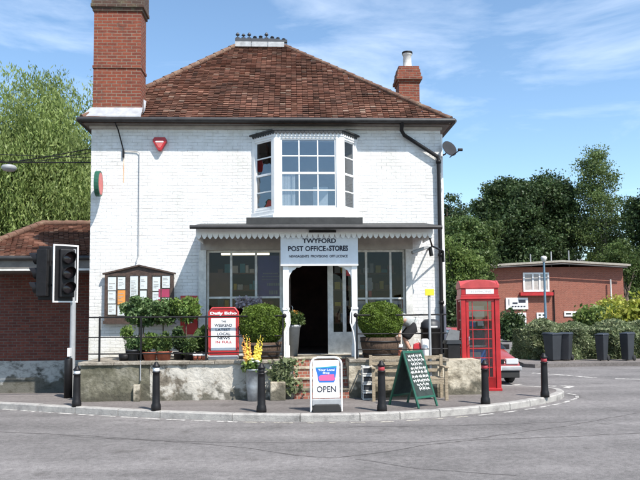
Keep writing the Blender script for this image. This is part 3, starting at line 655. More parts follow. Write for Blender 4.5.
# big left chimney
cx0, cx1 = X(90.5), X(139); cyf, cyb = FY - .04, FY + .5; ctop = Z(-22)
cz0 = Z(113)
ch = MB()
ch.box(cx0, cyf, cz0 - .15, cx1, cyb, Z(14))
zm = Z(69); ch.box(cx0 - .02, cyf - .02, zm - .03, cx1 + .02, cyb + .02, zm + .03)
cmt = ch.build('chimney', M['rbrick'], shop)
M['capbrick'] = brick('weathered_cap_brick', (0.10, 0.05, 0.035), (0.07, 0.04, 0.03), (0.12, 0.10, 0.08), stain=(0.13, 0.12, 0.07), sscale=5)
cc = MB(); z = Z(14)
for i, (o, h) in enumerate([(.03, .08), (.065, .08), (.05, .5)]):
    cc.box(cx0 - o, cyf - o, z, cx1 + o, cyb + o, z + h); z += h
cc.build('chimney_cap', M['capbrick'], cmt)
fl = MB(); fl.add([(ex0 - .02, ey0 - .0, EZ + .10), (cx1 + .06, ey0 - .0, EZ + .10), (cx1 + .05, cyf - .003, EZ + .36), (cx0 - .04, cyf - .003, EZ + .36), (ex0 - .01, FY + .3, EZ + .32),
                   (ex0 - .02, ey0, EZ + .05), (cx1 + .06, ey0, EZ + .05)], [(0, 1, 2, 3), (0, 3, 4), (5, 6, 1, 0)])
zc = cz0
fl.add([(cx1 + .003, cyf, EZ + .15), (cx1 + .12, cyf - .1, EZ + .25), (cx1 + .06, cyf + .35, EZ + .62), (cx1 + .003, cyf + .3, EZ + .65)], [(0, 1, 2, 3)])
fl.build('lead_flashing', M['lead'], cmt)
# right chimney
ch = MB(); yy = FY + 4.6; a0, a1 = Q(399, 90, yy).x, Q(419.5, 90, yy).x; zt = Z(66, yy, 409)
ch.box(a0, yy, -.1, a1, yy + .62, zt - .5)
z = zt - .5
for o, h in [(.03, .07), (.08, .09), (.05, .12), (.03, .12), (.0, .1)]:
    ch.box(a0 - o, yy - o, z, a1 + o, yy + .62 + o, z + h); z += h
chr_ = ch.build('chimney', M['rbrick'], shop)
pc = (Q(409, 60, yy).x, yy + .3)
MB().lathe((pc[0], pc[1], z - .02), [(.17, 0), (.16, .05), (.135, .1), (.125, .45), (.15, .47), (.15, .55), (.1, .55), (.1, .3)], 18).build('chimney_pot', M['wpaint_old'], chr_)
MB().lathe((pc[0], pc[1], z + .49), [(.158, 0), (.165, .0), (.165, .05), (.09, .05)], 18).build('pot_rim', M['black'], chr_)

# bay window ---------------------------------------------------
BD = .52
fa, fb = X(275, FY - BD), X(344, FY - BD); wa, wb_ = X(252.5), X(359)
bz0, bz1 = Z(214.5, FY - BD), Z(131, FY - BD)
bay = bpy.data.objects.new('bay_window', None)
bay = MB().build('x', M['wpaint']); bpy.data.objects.remove(bay)
def bayshape(o, z0, z1, mb, mi=0):
    mb.prism([(wa - o, FY - .003), (fa - o * .5, FY - BD - o), (fb + o * .5, FY - BD - o), (wb_ + o, FY - .003)], z0, z1, mi, plane='XY')
bm_ = MB()
bayshape(.02, bz0 - .0, bz0 + .10, bm_); bayshape(.06, bz0 - .07, bz0 - .001, bm_)
bayshape(.02, bz1 - .12, bz1, bm_)
gz0, gz1 = bz0 + .10, bz1 - .12
pa = [Vector((wa, FY - .003, 0)), Vector((fa, FY - BD, 0)), Vector((fb, FY - BD, 0)), Vector((wb_, FY - .003, 0))]
def panel(mb, gl, p, q, side, cols, rows):
    """one sash: outer posts, frame and glazing bars between plan points p and q"""
    d = (q - p); L_ = d.length; d = d.normalized(); nrm = Vector((d.y, -d.x, 0))
    if nrm.y > 0: nrm = -nrm
    def bx(s0, s1, z0, z1, n0, n1, m=None):
        m = m or mb
        A = [p + d * s0 + nrm * n0, p + d * s1 + nrm * n0, p + d * s1 + nrm * n1, p + d * s0 + nrm * n1]
        m.add([Vector((v.x, v.y, zz)) for zz in (z0, z1) for v in A], [(0, 3, 2, 1), (4, 5, 6, 7), (0, 1, 5, 4), (1, 2, 6, 5), (2, 3, 7, 6), (3, 0, 4, 7)])
    e_ = side
    bx(0.0, e_, gz0, gz1, -.08, 0.01); bx(L_ - e_, L_, gz0, gz1, -.08, 0.01)
    bx(e_, L_ - e_, gz0, gz0 + .06, -.07, -.0); bx(e_, L_ - e_, gz1 - .05, gz1, -.07, -.0)
    a, c = e_, L_ - e_; z0, z1 = gz0 + .06, gz1 - .05; zm_ = (z0 + z1) / 2
    # upper sash proud, lower sash set back
    bx(a, a + .035, z0, z1, -.05, -.02); bx(c - .035, c, z0, z1, -.05, -.02)
    bx(a + .035, c - .035, zm_ - .025, zm_ + .025, -.055, -.015); bx(a + .035, c - .035, z1 - .03, z1, -.05, -.02); bx(a + .035, c - .035, z0, z0 + .045, -.05, -.02)
    for i in range(1, cols): s = a + (c - a) * i / cols; bx(s - .014, s + .014, z0 + .045, zm_ - .025, -.05, -.024); bx(s - .014, s + .014, zm_ + .025, z1 - .03, -.05, -.024)
    for i in range(1, rows):
        if i * 2 == rows: continue
        zz = z0 + (z1 - z0) * i / rows; bx(a + .035, c - .035, zz - .014, zz + .014, -.049, -.025)
    bx(a + .01, c - .01, z0 + .01, z1 - .01, -.042, -.036, gl)
gl = MB()
panel(bm_, gl, pa[0], pa[1], .09, 1, 4); panel(bm_, gl, pa[1], pa[2], .135, 3, 4); panel(bm_, gl, pa[2], pa[3], .09, 1, 4)
bayo = bm_.build('bay_window', M['wpaint'], shop, bevel=.004)
gl.build('pane', M['bayglass'], bayo)
def scallops(mb, p, q, z, step, h, th=.02):
    d = (q - p); L_ = d.length; k = max(1, int(round(L_ / step))); d.normalize(); nn = Vector((d.y, -d.x, 0)) * th / 2
    for i in range(k):
        s0 = p + d * (L_ * i / k); s1 = p + d * (L_ * (i + 1) / k); m_ = (s0 + s1) / 2
        g_ = (s1 - s0) * .12
        pr = [(s0 + g_ * 0, z + .02), (s0 + g_ * .6, z - h * .45), (m_ - g_ * .9, z - h), (m_ + g_ * .9, z - h), (s1 - g_ * .6, z - h * .45), (s1, z + .02)]
        vs = [Vector((a.x, a.y, zz)) + nn for a, zz in pr] + [Vector((a.x, a.y, zz)) - nn for a, zz in pr]
        n_ = len(pr); mb.add(vs, [tuple(range(n_)), tuple(reversed(range(n_, 2 * n_)))] + [(j, j + n_, (j + 1) % n_ + n_, (j + 1) % n_) for j in range(n_)])
co = MB(); bayshape(.07, bz1 + .001, bz1 + .035, co)
for i in range(3):
    p, q = pa[i].copy(), pa[i + 1].copy(); off = Vector((0, -.05, 0)); scallops(co, p + off, q + off, bz1 - .005, .085, .07)
co.build('cornice', M['leaddk'], bayo)
# curtains and ceiling inside
cu = MB()
for k in range(10): cu.box(pa[1].x + .12 + k * .035, FY - .25, gz0 + .05, pa[1].x + .15 + k * .035, FY - .22 + .02 * (k % 2), gz0 + .9)
cu.build('curtain', M['paper'], bayo); cu = MB(); cu.box(pa[1].x + .9, FY + .4, gz0 + .02, pa[1].x + 1.25, FY + .6, gz0 + .7)
cu.build('curtain', M['paper'], bayo)

# canopy -------------------------------------------------------
CYF = 14.42
KF = CYF - .30
kx0, kx1 = X(196, CYF, 230), X(433, CYF, 230)
kb = Z(225.5, KF); ks = .25 / (FY - KF); kz = kb + ks * .30
cn = MB()
cn.add([(kx0 - .05, KF, kb), (kx1 + .05, KF, kb), (kx1 + .05, FY - .003, kb + .25), (kx0 - .05, FY - .003, kb + .25),
        (kx0 - .05, KF, kb - .05), (kx1 + .05, KF, kb - .05), (kx1 + .05, FY - .003, kb + .19), (kx0 - .05, FY - .003, kb + .19)],
       [(0, 1, 2, 3), (4, 7, 6, 5), (0, 4, 5, 1), (1, 5, 6, 2), (3, 2, 6, 7), (0, 3, 7, 4)])
canopy = cn.build('canopy', M['leaddk'], shop)
MB().box(wa - .1, FY - .60, kb + .15, wb_ + .05, FY - .003, bz0 - .075).build('lead_apron', M['leaddk'], canopy)
MB().tube([(kx0 - .08, KF - .05, kb - .03), (kx1 + .12, KF - .05, kb - .05)], .042, 8).build('canopy_gutter', M['gutter'], canopy)
fa_ = MB(); fz0 = Z(234, CYF)
fa_.box(kx0, CYF, fz0, kx1, CYF + .03, kz - .062)
fa_.box(kx0, CYF + .03, fz0, kx0 + .03, FY - .003, kz - .062); fa_.box(kx1 - .03, CYF + .03, fz0, kx1, FY - .003, kz - .062)
scallops(fa_, Vector((kx0, CYF + .015, 0)), Vector((kx1, CYF + .015, 0)), fz0, .118, .095)
scallops(fa_, Vector((kx0 + .015, CYF + .06, 0)), Vector((kx0 + .015, FY - .1, 0)), fz0, .118, .095); scallops(fa_, Vector((kx1 - .015, CYF + .06, 0)), Vector((kx1 - .015, FY - .1, 0)), fz0, .118, .095)
fa_.build('valance', M['wpaint'], canopy)
# soffit + slanting grey board above the windows
b(kx0 + .03, kx1 - .03, fz0 + .05, fz0 + .07, M['greypaint'], 'canopy_ceiling', CYF + .031, FY - .003)
b(SX0 - .05, SX1 + .05, SZ1, fz0 + .049, M['greypaint'], 'shop_fascia', FY - .10, FY - .003)
# posts with curved brackets
px0 = X(286, CYF, 300); px1 = X(355, CYF, 300)
for xp, sgn in ((px0, 1), (px1, -1)):
    p_ = MB(); p_.box(xp - .06, CYF + 0.085, TZ, xp + .06, CYF + 0.205, fz0 + .05); p_.box(xp - .075, CYF + 0.070, TZ, xp + .075, CYF + 0.220, TZ + .25)
    p_.box(xp - .075, CYF + 0.070, TZ + 1.0, xp + .075, CYF + 0.220, TZ + 1.05)
    po = p_.build('post', M['wpaint'], canopy, bevel=.006)
    br = MB(); zt_ = Z(264, CYF); poly = [(xp + sgn * .061, zt_ - .005), (xp + sgn * .34, zt_ - .005)]
    for k in range(9):
        t = k / 8 * math.pi / 2; poly.append((xp + sgn * (.061 + .28 * (1 - math.sin(t))), zt_ - .04 - .30 * (1 - math.cos(t)) - (.02 if k % 2 else 0)))
    br.prism(poly, CYF + .12, CYF + .16); br.build('bracket', M['wpaint'], po)
# end posts against the wall
b(X(199), X(206.5), TZ, SZ1 - .002, M['wpaint_old'], 'pilaster', FY - .09, FY - .003); b(X(406), X(412.5), TZ, SZ1 - .002, M['wpaint_old'], 'pilaster', FY - .09, FY - .003)
# shop windows
def swin(px_a, px_b, mull, ztr, low_z, name='shop_window', slim=.025):
    f = MB(); xa, xb = X(px_a), X(px_b); y0, y1 = FY + .04, FY + .10
    f.box(xa, y0, TZ, xa + .05, y1, SZ1); f.box(xb - .05, y0, TZ, xb, y1, SZ1); f.box(xa + .05, y0, SZ1 - .05, xb - .05, y1, SZ1)
    f.box(xa + .05, y0, TZ, xb - .05, y1, low_z); zt_ = Z(ztr); f.box(xa + .05, y0, zt_ - .022, xb - .05, y1, zt_ + .022)
    for m_ in mull: xm = X(m_); f.box(xm - slim, y0 + .002, low_z, xm + slim, y1 - .002, SZ1 - .05)
    o = f.build(name, M['wpaint_old'], shop); MB().box(xa + .02, FY + .066, low_z, xb - .02, FY + .072, SZ1 - .02).build('pane', M['glass'], o); return o
sw1 = swin(206.5, 282, [231, 256], 297, TZ + .62)
sw2 = swin(356, 406, [367, 391.5], 299, TZ + .62)
MB().box(X(219), FY + .5, Z(254.6, FY + .5), X(269), FY + .54, Z(252.9, FY + .5)).build('fluorescent_tube', M['tube'], shop)
zz0 = FY + .12
MB().box(X(208), zz0, Z(297), X(230), zz0 + .03, Z(272)).build('brown_screen', M['brownpanel'], sw1)
po = MB().box(X(257.5), zz0, Z(297), X(279.5), zz0 + .01, Z(255)).build('purple_poster', M['purple'], sw1)
gg = MB()
for (yy_, a, b_, h) in [(273, 263, 278, 1), (276, 262, 279, .6), (279, 262, 277, .6), (284, 267, 279, 2.6), (292, 269, 276, 4)]:
    x = X(a)
    while x < X(b_): wd = random.uniform(.02, .05); gg.box(x, zz0 - .006, Z(yy_ + h / 2), x + wd, zz0 - .003, Z(yy_ - h / 2)); x += wd + .012
gg.build('poster_print', M['greypole'], sw1)
pl = MB()
pl.box(X(393), zz0, Z(318), X(404), zz0 + .01, Z(301), 0); pl.box(X(399), zz0 - .01, Z(315), X(402), zz0 - .004, Z(305), 1); pl.box(X(381), zz0, Z(309), X(390.5), zz0 + .01, Z(300), 2)
pl.box(X(403.2), zz0 - .012, Z(309), X(406), zz0 - .002, Z(300), 3); pl.box(X(358), zz0, Z(316), X(366), zz0 + .01, Z(301), 0); pl.box(X(369), zz0, Z(291), X(373), zz0 + .01, Z(278), 4); pl.box(X(369.5), zz0 - .01, Z(297), X(372.5), zz0 - .002, Z(291), 3)
pl.build('window_posters', [M['paper'], M['ink'], M['teal'], M['redpaint'], M['greypole']], sw2)
# counter flowers behind left window
leaves('window_plants', np.array([[random.uniform(X(236), X(262)), FY + .02, 0] for _ in range(300)]) + np.column_stack([np.zeros(300), rng.normal(0, .03, 300) - .03, Z(302) + rng.normal(0, .07, 300)]), .045, mat('dusty_pink_flowers', (.42, .36, .40), .8), sw1)
# entrance: dark doorway, white door frame, side light and open glazed door
en = MB(); y0, y1 = FY + .04, FY + .12
for (a, b_) in ((282.2, 287), (328, 333.5), (343, 346.5)): en.box(X(a), y0, TZ, X(b_), y1, SZ1)
en.box(X(287), y0, SZ1 - .28, X(328), y1, SZ1); en.box(X(333.5), y0, SZ1 - .2, X(343), y1, SZ1); en.box(X(346.5), y0, SZ1 - .2, X(355.8), y1, SZ1)
en.box(X(333.5), y0 + .01, TZ, X(343), y1 - .01, TZ + .5); en.box(X(346.5), y0 + .01, TZ, X(355.8), y1 - .01, TZ + .5)
eno = en.build('door_frame', M['wpaint_old'], shop)
MB().box(X(333), FY + .07, TZ + .5, X(355.8), FY + .076, SZ1 - .2).build('pane', M['glass'], eno)
dr = MB(); hx = X(289); dd = .95
for (a, b_, z0, z1) in ((0, .1, TZ + .02, SZ1 - .3), (dd - .1, dd, TZ + .02, SZ1 - .3), (.1, dd - .1, TZ + .02, TZ + .6), (.1, dd - .1, SZ1 - .42, SZ1 - .3), (.1, dd - .1, TZ + 1.2, TZ + 1.28)):
    dr.box(hx, FY + .14 + a, z0, hx + .045, FY + .14 + b_, z1)
dro = dr.build('door', M['brownwood'], shop)
MB().box(hx + .02, FY + .24, TZ + .6, hx + .026, FY + .04 + dd, SZ1 - .42).build('pane', M['glass'], dro)
MB().tube([(hx + .06, FY + dd + .03, TZ + .95), (hx + .09, FY + dd + .03, TZ + .97), (hx + .09, FY + dd + .03, TZ + 1.1), (hx + .06, FY + dd + .03, TZ + 1.12)], .012, 8).build('door_handle', M['chrome'], dro)
b(X(347), X(351.5), Z(276, FY), Z(262, FY), M['redpaint'], 'door_notice', FY + .03, FY + .038)

# shop sign over the steps
sg_y = CYF + .065
sx0, sx1 = X(280.5, sg_y, 250), X(358, sg_y, 250); sz0, sz1 = Z(264.5, sg_y), Z(236.5, sg_y)
M['signw'] = mat('sign_white_board', (0.70, 0.73, 0.76), 0.5, var=0.05, vscale=4)
sign = thing('shop_sign', 'white fascia board over the entrance steps lettered TWYFORD POST OFFICE & STORES', 'sign', ((sx0 + sx1) / 2, sg_y, sz0))
MB().box(sx0, sg_y - .012, sz0, sx1, sg_y + .015, sz1).build('board', M['signw'], sign, bevel=.004)
MB().box(sx0, sg_y - .03, sz0 - .03, sx1, sg_y + .015, sz0 - .002).build('lower_rail', M['wpaint'], sign)
sc_x = (sx0 + sx1) / 2; ly = sg_y - .016
text('TWYFORD', Z(238.3, ly) - Z(243.2, ly), (sc_x, ly, Z(240.8, ly)), M['ink'], 'lettering', sign, width=X(336, ly, 240) - X(302.5, ly, 240), bold=.035)
text('POST OFFICE', Z(246, ly) - Z(251.2, ly), (X(307.5, ly), ly, Z(248.6, ly)), M['ink'], 'lettering', sign, width=X(327, ly) - X(289, ly), bold=.03)
text('&', .06, (X(328.3, ly), ly, Z(249.3, ly)), M['ink'], 'lettering', sign, bold=.02)
text('STORES', Z(245.6, ly) - Z(251.2, ly), (X(339.3, ly), ly, Z(248.4, ly)), M['ink'], 'lettering', sign, width=X(349.2, ly) - X(330, ly), bold=.045)
text('NEWSAGENTS  PROVISIONS  OFF LICENCE', .055, (X(319, ly), ly, Z(256.3, ly)), M['ink'], 'lettering', sign, width=X(348.5, ly) - X(289.5, ly), bold=.025)
b(X(309, CYF - .05, 230), X(336, CYF - .05, 230), Z(232.4, CYF - .05), Z(230.4, CYF - .05), M['black'], 'sign_lamp', CYF - .08, CYF - .004, sign)

# ================================================================== TERRACE
TF = 13.75
tx0, tx1 = X(80, TF, 380), X(447, TF, 380); s0, s1 = X(293.5, TF, 380), X(349, TF, 380)
ter = thing('terrace', 'raised stone terrace with flaking rendered retaining wall in front of the white shop', 'terrace', ((tx0 + tx1) / 2, TF, 0))
xm = X(150, TF, 380); xn = X(207, TF, 380)
def rough_wall(x0, x1, z0, z1, m, name):
    mb = MB(); nx = max(2, int((x1 - x0) / .12)); nz_ = 7
    vs = [(x0 + (x1 - x0) * i / nx, TF + .012 * math.sin(i * 1.3 + j) + random.uniform(-.012, .012), z0 + (z1 - z0) * j / nz_) for j in range(nz_ + 1) for i in range(nx + 1)]
    fs = [(j * (nx + 1) + i, j * (nx + 1) + i + 1, (j + 1) * (nx + 1) + i + 1, (j + 1) * (nx + 1) + i) for j in range(nz_) for i in range(nx)]
    mb.add(vs, fs, 0, True); mb.box(x0, TF + .03, z0, x1, TF + .3, z1)
    return mb.build(name, m, ter)
rough_wall(tx0, xm, -.05, TZ - .07, M['mossy'], 'retaining_wall'); rough_wall(xm, s0, -.05, TZ - .07, M['render'], 'retaining_wall'); rough_wall(s1, tx1, -.05, TZ - .07, M['stone'], 'retaining_wall')
dk = MB()
dk.box(tx0, TF + .3, -.1, s0 - .0, FY - .003, TZ - .072); dk.box(s1, TF + .3, -.1, WR + .4, FY - .003, TZ - .072); dk.box(s0, TF + 1.1, -.1, s1, FY - .003, TZ - .072)
dk.build('terrace_fill', M['stone'], ter)
for (a, b_) in ((tx0 - .04, s0), (s1, tx1 + .04)):
    tp = MB(); x = a
    while x < b_ - .01: L_ = min(random.uniform(.5, .8), b_ - x); tp.box(x + .004, TF - .05 + random.uniform(-.01, .01), TZ - .07, x + L_ - .004, TF + .32, TZ + random.uniform(-.008, .003)); x += L_
    tp.build('coping', M['coping'], ter, bevel=.012)
MB().box(tx0, TF + .325, TZ - .07, tx1, FY - .003, TZ - .004).build('terrace_paving', M['coping'], ter) if False else None
fl_ = MB(); fl_.box(tx0, TF + .325, TZ - .071, s0 - .002, FY - .003, TZ - .004); fl_.box(s1 + .002, TF + .325, TZ - .071, tx1, FY - .003, TZ - .004); fl_.box(s0 - .002, TF + 1.08, TZ - .071, s1 + .002, FY - .003, TZ - .004)
fl_.build('terrace_paving', M['coping'], ter)
bt = MB(); bt.box(X(134, TF - .06, 380) - .0, TF - .10, -.02, X(140, TF - .06, 380), TF - .02, .33); bt.build('stub_post', M['stone'], ter)
MB().tube([(X(252), TF - .04, TZ - .05), (X(252), TF - .04, .2)], .03).build('vent_pipe', M['coping'], ter) if False else None
bp_ = MB()
xx = X(140.5, TF - .03, 370); bp_.tube([(xx, TF - .03, TZ + .02), (xx, TF - .03, .42)], .012, 6); bp_.lathe((xx, TF - .03, .40), [(0, 0), (.02, .01), (0, .04)], 8)
bp_.build('plumb_chain', M['greypole'], ter)
stp = thing('entrance_steps', 'brick entrance steps with pale stone nosings between the two terrace walls', 'steps', ((s0 + s1) / 2, TF, 0))
for k in range(4):
    z0 = k * TZ / 4; z1 = (k + 1) * TZ / 4 - .004; y0 = TF - .02 + k * .28
    MB().box(s0 + .003, y0, z0 - .02, s1 - .003, y0 + .6, z1 - .035).build('riser', M['sbrick'], stp)
    MB().box(s0 + .004, y0 - .025, z1 - .034, s1 - .004, y0 + (.31 if k < 3 else .6), z1).build('tread', M['stone'], stp, bevel=.006)
# cheek block beside the steps and trailing plant
tag(MB().box(X(270, TF - .25, 390), TF - .24, -.01, X(285.5, TF - .25, 390), TF - .03, .36).build('stone_block', M['stone'], bevel=.02), 'low cream stone block standing left of the brick entrance steps', 'stone block')

# railings -----------------------------------------------------
def railing(name, label, pxs, xa, xb, Y, zs, ends=True):
    t = thing(name, label, 'railing', ((xa + xb) / 2, Y, TZ), group='black iron railings on the terrace')
    for p_ in pxs:
        x = X(p_, Y, 340); MB().box(x - .017, Y - .017, TZ, x + .017, Y + .017, zs[0] + .02).build('post', M['black'], t)
    for z in zs: MB().tube([(xa, Y, z), ((xa + xb) / 2, Y, z - .008), (xb, Y, z)], .013 if z != zs[0] else .017, 6).build('rail', M['black'], t)
    return t
RY = TF + .12
r1 = railing('railing', 'long black iron railing in front of the potted plants, left of the steps', [99.5, 141, 206, 283], X(89, RY, 320), X(283, RY, 320), RY, [1.66, 1.26, .93])
r2 = railing('railing', 'short black iron railing in front of the crouching person, right of the steps', [357, 441.5], X(357, RY, 320), X(447, RY, 320), RY, [1.66, 1.28, .96])
for t, p_, sg_ in ((r1, 284.5, 1), (r2, 355.5, -1)):
    x = X(p_, RY, 318); MB().lathe((x, RY, 1.66), [(0, -.05), (.035, -.03), (.045, 0), (.035, .03), (0, .05)], 12).build('knob', M['black'], t)
    hr = MB(); zz = 1.66; hr.tube([(x + .05 * sg_, RY - .02, zz + .16), (x + .10 * sg_, RY - .03, zz + .05), (x + .11 * sg_, RY - .03, zz - .15), (x + .05 * sg_, RY - .03, zz - .35), (x + .02 * sg_, RY - .03, zz - .6), (x + .02 * sg_, RY - .03, TZ)], .014, 8)
    hr.build('handrail', M['wpaint'], t)

# ================================================================== THINGS ON THE WALL
nb = thing('notice_board', 'brown glazed notice board with gabled top and pinned papers on white wall', 'notice board', (X(138.5), FY, Z(320)))
yb = FY - .14; x0, x1 = X(104.5, yb, 300), X(173, yb, 300); z0, z1 = Z(319, yb), Z(272, yb)
fr = MB(); fr.box(x0, yb + .03, z0, x1, FY - .003, z1)
MB_ = fr.build('case', M['brownwood'], nb)
fr = MB(); fr.box(x0 - .02, yb - .03, z0 - .07, x1 + .02, FY - .003, z0 - .001)
cols = [105.5, 112, 122, 130, 137.5, 146, 151, 172]
for (a, b_) in ((104.5, 107.5), (125.5, 129.5), (147.5, 151.5), (170, 173)): fr.box(X(a, yb, 300), yb, z0, X(b_, yb, 300), yb + .03, z1)
fr.box(x0, yb + .002, z0, x1, yb + .028, z0 + .06); fr.box(x0, yb + .002, z1 - .06, x1, yb + .028, z1)
for a in (116.7, 138.8, 161): fr.box(X(a, yb, 300) - .01, yb + .004, z0, X(a, yb, 300) + .01, yb + .026, z1)
fr.build('frame', M['brownwood'], nb)
gm = MB(); mid = (x0 + x1) / 2; zp = Z(264.5, yb); gm.prism([(x0, z1), (x1, z1), (mid, zp - .02)], yb + .03, FY - .003)
for a, b_ in (((x0 - .05, z1 - .02), (mid, zp)), ((x1 + .05, z1 - .02), (mid, zp))): gm.bar((a[0], yb + .03, a[1]), (b_[0], yb + .03, b_[1]), .10, .035)
gm.build('gable_top', M['brownwood'], nb)
pp = MB(); yp = yb + .013
def paper(a, b_, c, d, mi=0, yo=0): pp.box(X(a, yp, 300), yp - yo, Z(d, yp), X(b_, yp, 300), yp - yo + .002, Z(c, yp), mi)
for (a, b_, c, d, mi) in [(107.8, 116, 276, 289, 0), (108, 115.6, 290, 302, 0), (108.2, 116, 303, 313, 0), (117.6, 125, 276, 288, 0), (117.6, 125.2, 289, 303, 1), (117.5, 125, 304, 314, 0),
                          (130, 137.8, 275, 300, 0), (140, 147, 275, 288, 0), (140, 146.5, 289.5, 300, 0), (152.5, 160, 276, 290, 0), (152.5, 160, 291, 306, 0), (162, 169.8, 275, 287, 0), (158.5, 169.5, 288, 296, 2), (158, 165, 298, 304, 2), (162, 169, 297, 310, 0)]:
    paper(a, b_, c, d, mi, .004 if mi == 2 else 0)
pp.build('pinned_papers', [M['paper'], M['orange'], mat('crimson_paper', (.42, .03, .10), .6), M['ink']], nb)
pp = MB()
for (a, b_, c, d) in [(109, 115, 279, 287), (109, 115, 292, 300), (109, 115, 305, 311), (118.5, 124.5, 278, 286), (131, 137, 278, 298), (141, 146, 277, 286), (153.5, 159.5, 279, 288), (153.5, 159.5, 293, 304), (163, 169, 277, 285), (118.5, 124.5, 292, 300)]:
    z = c
    while z < d:
        if random.random() < .7: e_ = random.uniform(a + 2.5, b_); pp.box(X(a, yp, 300), yp - .0042, Z(z + .45, yp), X(e_, yp, 300), yp - .003, Z(z, yp))
        z += 1.5
pp.build('small_print', M['greypaint'], nb)
MB().box(x0 + .05, yb + .006, z0 + .05, x1 - .05, yb + .009, z1 - .05).build('pane', glass('board_glass', (.97, .98, .98), .0, .5), nb)
# conduit down to the board
cd_ = MB(); xq = X(139, FY - .03, 200); cd_.tube([(X(121), FY - .03, Z(151)), (xq - .05, FY - .03, Z(152)), (xq, FY - .03, Z(154)), (xq, FY - .03, Z(255)), (xq - .03, FY - .05, Z(258)), (xq - .03, FY - .08, Z(263))], .011, 6)
tag(cd_.build('wall_conduit', M['greypole']), 'thin grey conduit running down white wall to the notice board', 'conduit')
cb = MB(); cb.tube([(X(116), ey0 - .02, EZ - .06), (X(117.5), FY - .12, Z(132)), (X(122), FY - .03, Z(151))], .016, 6); cb.box(X(122) - .02, FY - .05, Z(158), X(122) + .02, FY - .003, Z(150))
tag(cb.build('cable_drop', M['black']), 'black cable dropping from the gutter to a bracket on white wall', 'cable')
rs_ = MB(); rs_.box(X(121.6), FY - .004, Z(183), X(122.6), FY - .0015, Z(158.5))
tag(rs_.build('rust_streak', mottled('rust', [(.3, (.55, .30, .16)), (.6, (.66, .55, .42)), (.8, (.75, .72, .66))], scale=6)), 'orange rust streak running down white wall below the cable bracket', 'stain')
# alarm box
al = thing('burglar_alarm', 'red shield shaped burglar alarm box high on white wall', 'alarm', (X(159.5), FY, Z(151)))
ax, az = X(159.5, FY - .12, 144), Z(144, FY - .12)
sh_ = [(-.155, .10), (-.12, .155), (.12, .155), (.155, .10), (.155, .05), (.035, -.155), (-.035, -.155), (-.155, .05)]
MB().prism([(ax + a, az + c) for a, c in sh_], FY - .12, FY - .003).build('housing', M['redpaint'], al, bevel=.012)
M['redlight'] = mat('alarm_inset', (.55, .12, .11), .4)
MB().prism([(ax + a * .58, az + c * .55 - .01) for a, c in sh_], FY - .128, FY - .12).build('inset', M['redlight'], al)
MB().box(ax - .09, FY - .134, az + .03, ax + .09, FY - .129, az + .055).build('stripe', M['paper'], al)
# projecting oval sign
pj = thing('projecting_sign', 'thin oval green and red sign projecting from left edge of white wall', 'sign', (X(98.5), FY, Z(196)))
pjx = X(98.7, FY - .3, 184); pz = Z(184, FY - .3)
ov = [(FY - .32 + .21 * math.cos(t), pz + .29 * math.sin(t)) for t in [2 * math.pi * k / 24 for k in range(24)]]
MB().prism(ov, pjx - .05, pjx + .05, plane='YZ').build('panel', M['darkgreen'], pj)
ov2 = [(FY - .32 + .17 * math.cos(t), pz + .25 * math.sin(t)) for t in [2 * math.pi * k / 24 for k in range(24)]]
MB().prism(ov2, pjx + .05, pjx + .056, plane='YZ').build('red_face', M['redlight'], pj)
MB().bar((pjx, FY - .11, pz), (pjx, FY - .003, pz), .03).build('bracket', M['black'], pj)
# dish
ds = thing('satellite_dish', 'small dark grey satellite dish on right corner of shop', 'satellite dish', (WR, FY + .3, Z(160)))
dc = Q(448.5, 149.5, FY - .1)
dm = MB(); dm.lathe((0, 0, 0), [(.0, 0), (.08, .006), (.14, .02), (.19, .04), (.20, .045), (.19, .05), (.1, .02), (0, .012)], 24)
dm.xf(Matrix.Translation(dc) @ Vector((.35, -.75, .3)).to_track_quat('Z', 'Y').to_matrix().to_4x4()); dm.build('reflector', M['dishm'], ds)
hd = dc + Vector((.2, -.3, -.08))
MB().tube([dc + Vector((.02, -.02, -.19)), hd], .012, 6).build('arm', M['black'], ds)
MB().tube([hd - Vector((.05, 0, 0)), hd + Vector((.05, 0, -.0))], .035, 10).build('receiver', M['black'], ds)
MB().tube([dc, dc + Vector((-.02, .25, -.05)), (WR - .0, FY + .25, dc.z - .1)], .018, 6).build('mount', M['black'], ds)
# security lamp/camera under the right end of canopy
sl = thing('security_lamp', 'grey and black security lamp under right end of the canopy', 'lamp', (X(425), FY, Z(255)))
l0 = Q(424, 249, FY - .5)
lm = MB(); lm.box(-.24, -.09, -.04, .16, .09, .035); lm.xf(Matrix.Translation(l0 + Vector((-.05, 0, 0))) @ Matrix.Rotation(R(-20), 4, 'Y')); lm.build('hood', M['greypole'], sl, bevel=.02)
MB().tube([l0 + Vector((.13, 0, .05)), l0 + Vector((.17, 0, -.16))], .045, 10).build('sensor', M['black'], sl)
MB().tube([l0 + Vector((.15, 0, .02)), l0 + Vector((.18, .49, .03))], .02, 6).build('arm', M['black'], sl)
cbx = MB(); cbx.tube([(kx1 - .03, CYF + .2, Z(238, CYF)), Q(432, 246, FY - .5), Q(443, 251, FY - .14), (WR - .03, FY - .1, Z(253))], .022, 6); cbx.tube([Q(443, 251, FY - .14), Q(443.5, 262, FY - .12)], .03, 8)
tag(cbx.build('black_cable', M['black']), 'thick black cable looping from canopy end to the downpipe', 'cable')
# wall post box
pb = thing('post_box', 'dark red wall post box set in the shaded white wall behind potted plants', 'post box', (X(189.5), FY, Z(333)))
MB().box(X(181), FY - .10, Z(333), X(198), FY - .003, Z(295)).build('box', M['redpaint'], pb, bevel=.01)
MB().box(X(184), FY - .108, Z(302), X(195), FY - .102, Z(300)).build('slot', M['black'], pb)
MB().box(X(186), FY - .106, Z(322), X(193), FY - .101, Z(310)).build('collection_plate', M['paper'], pb)

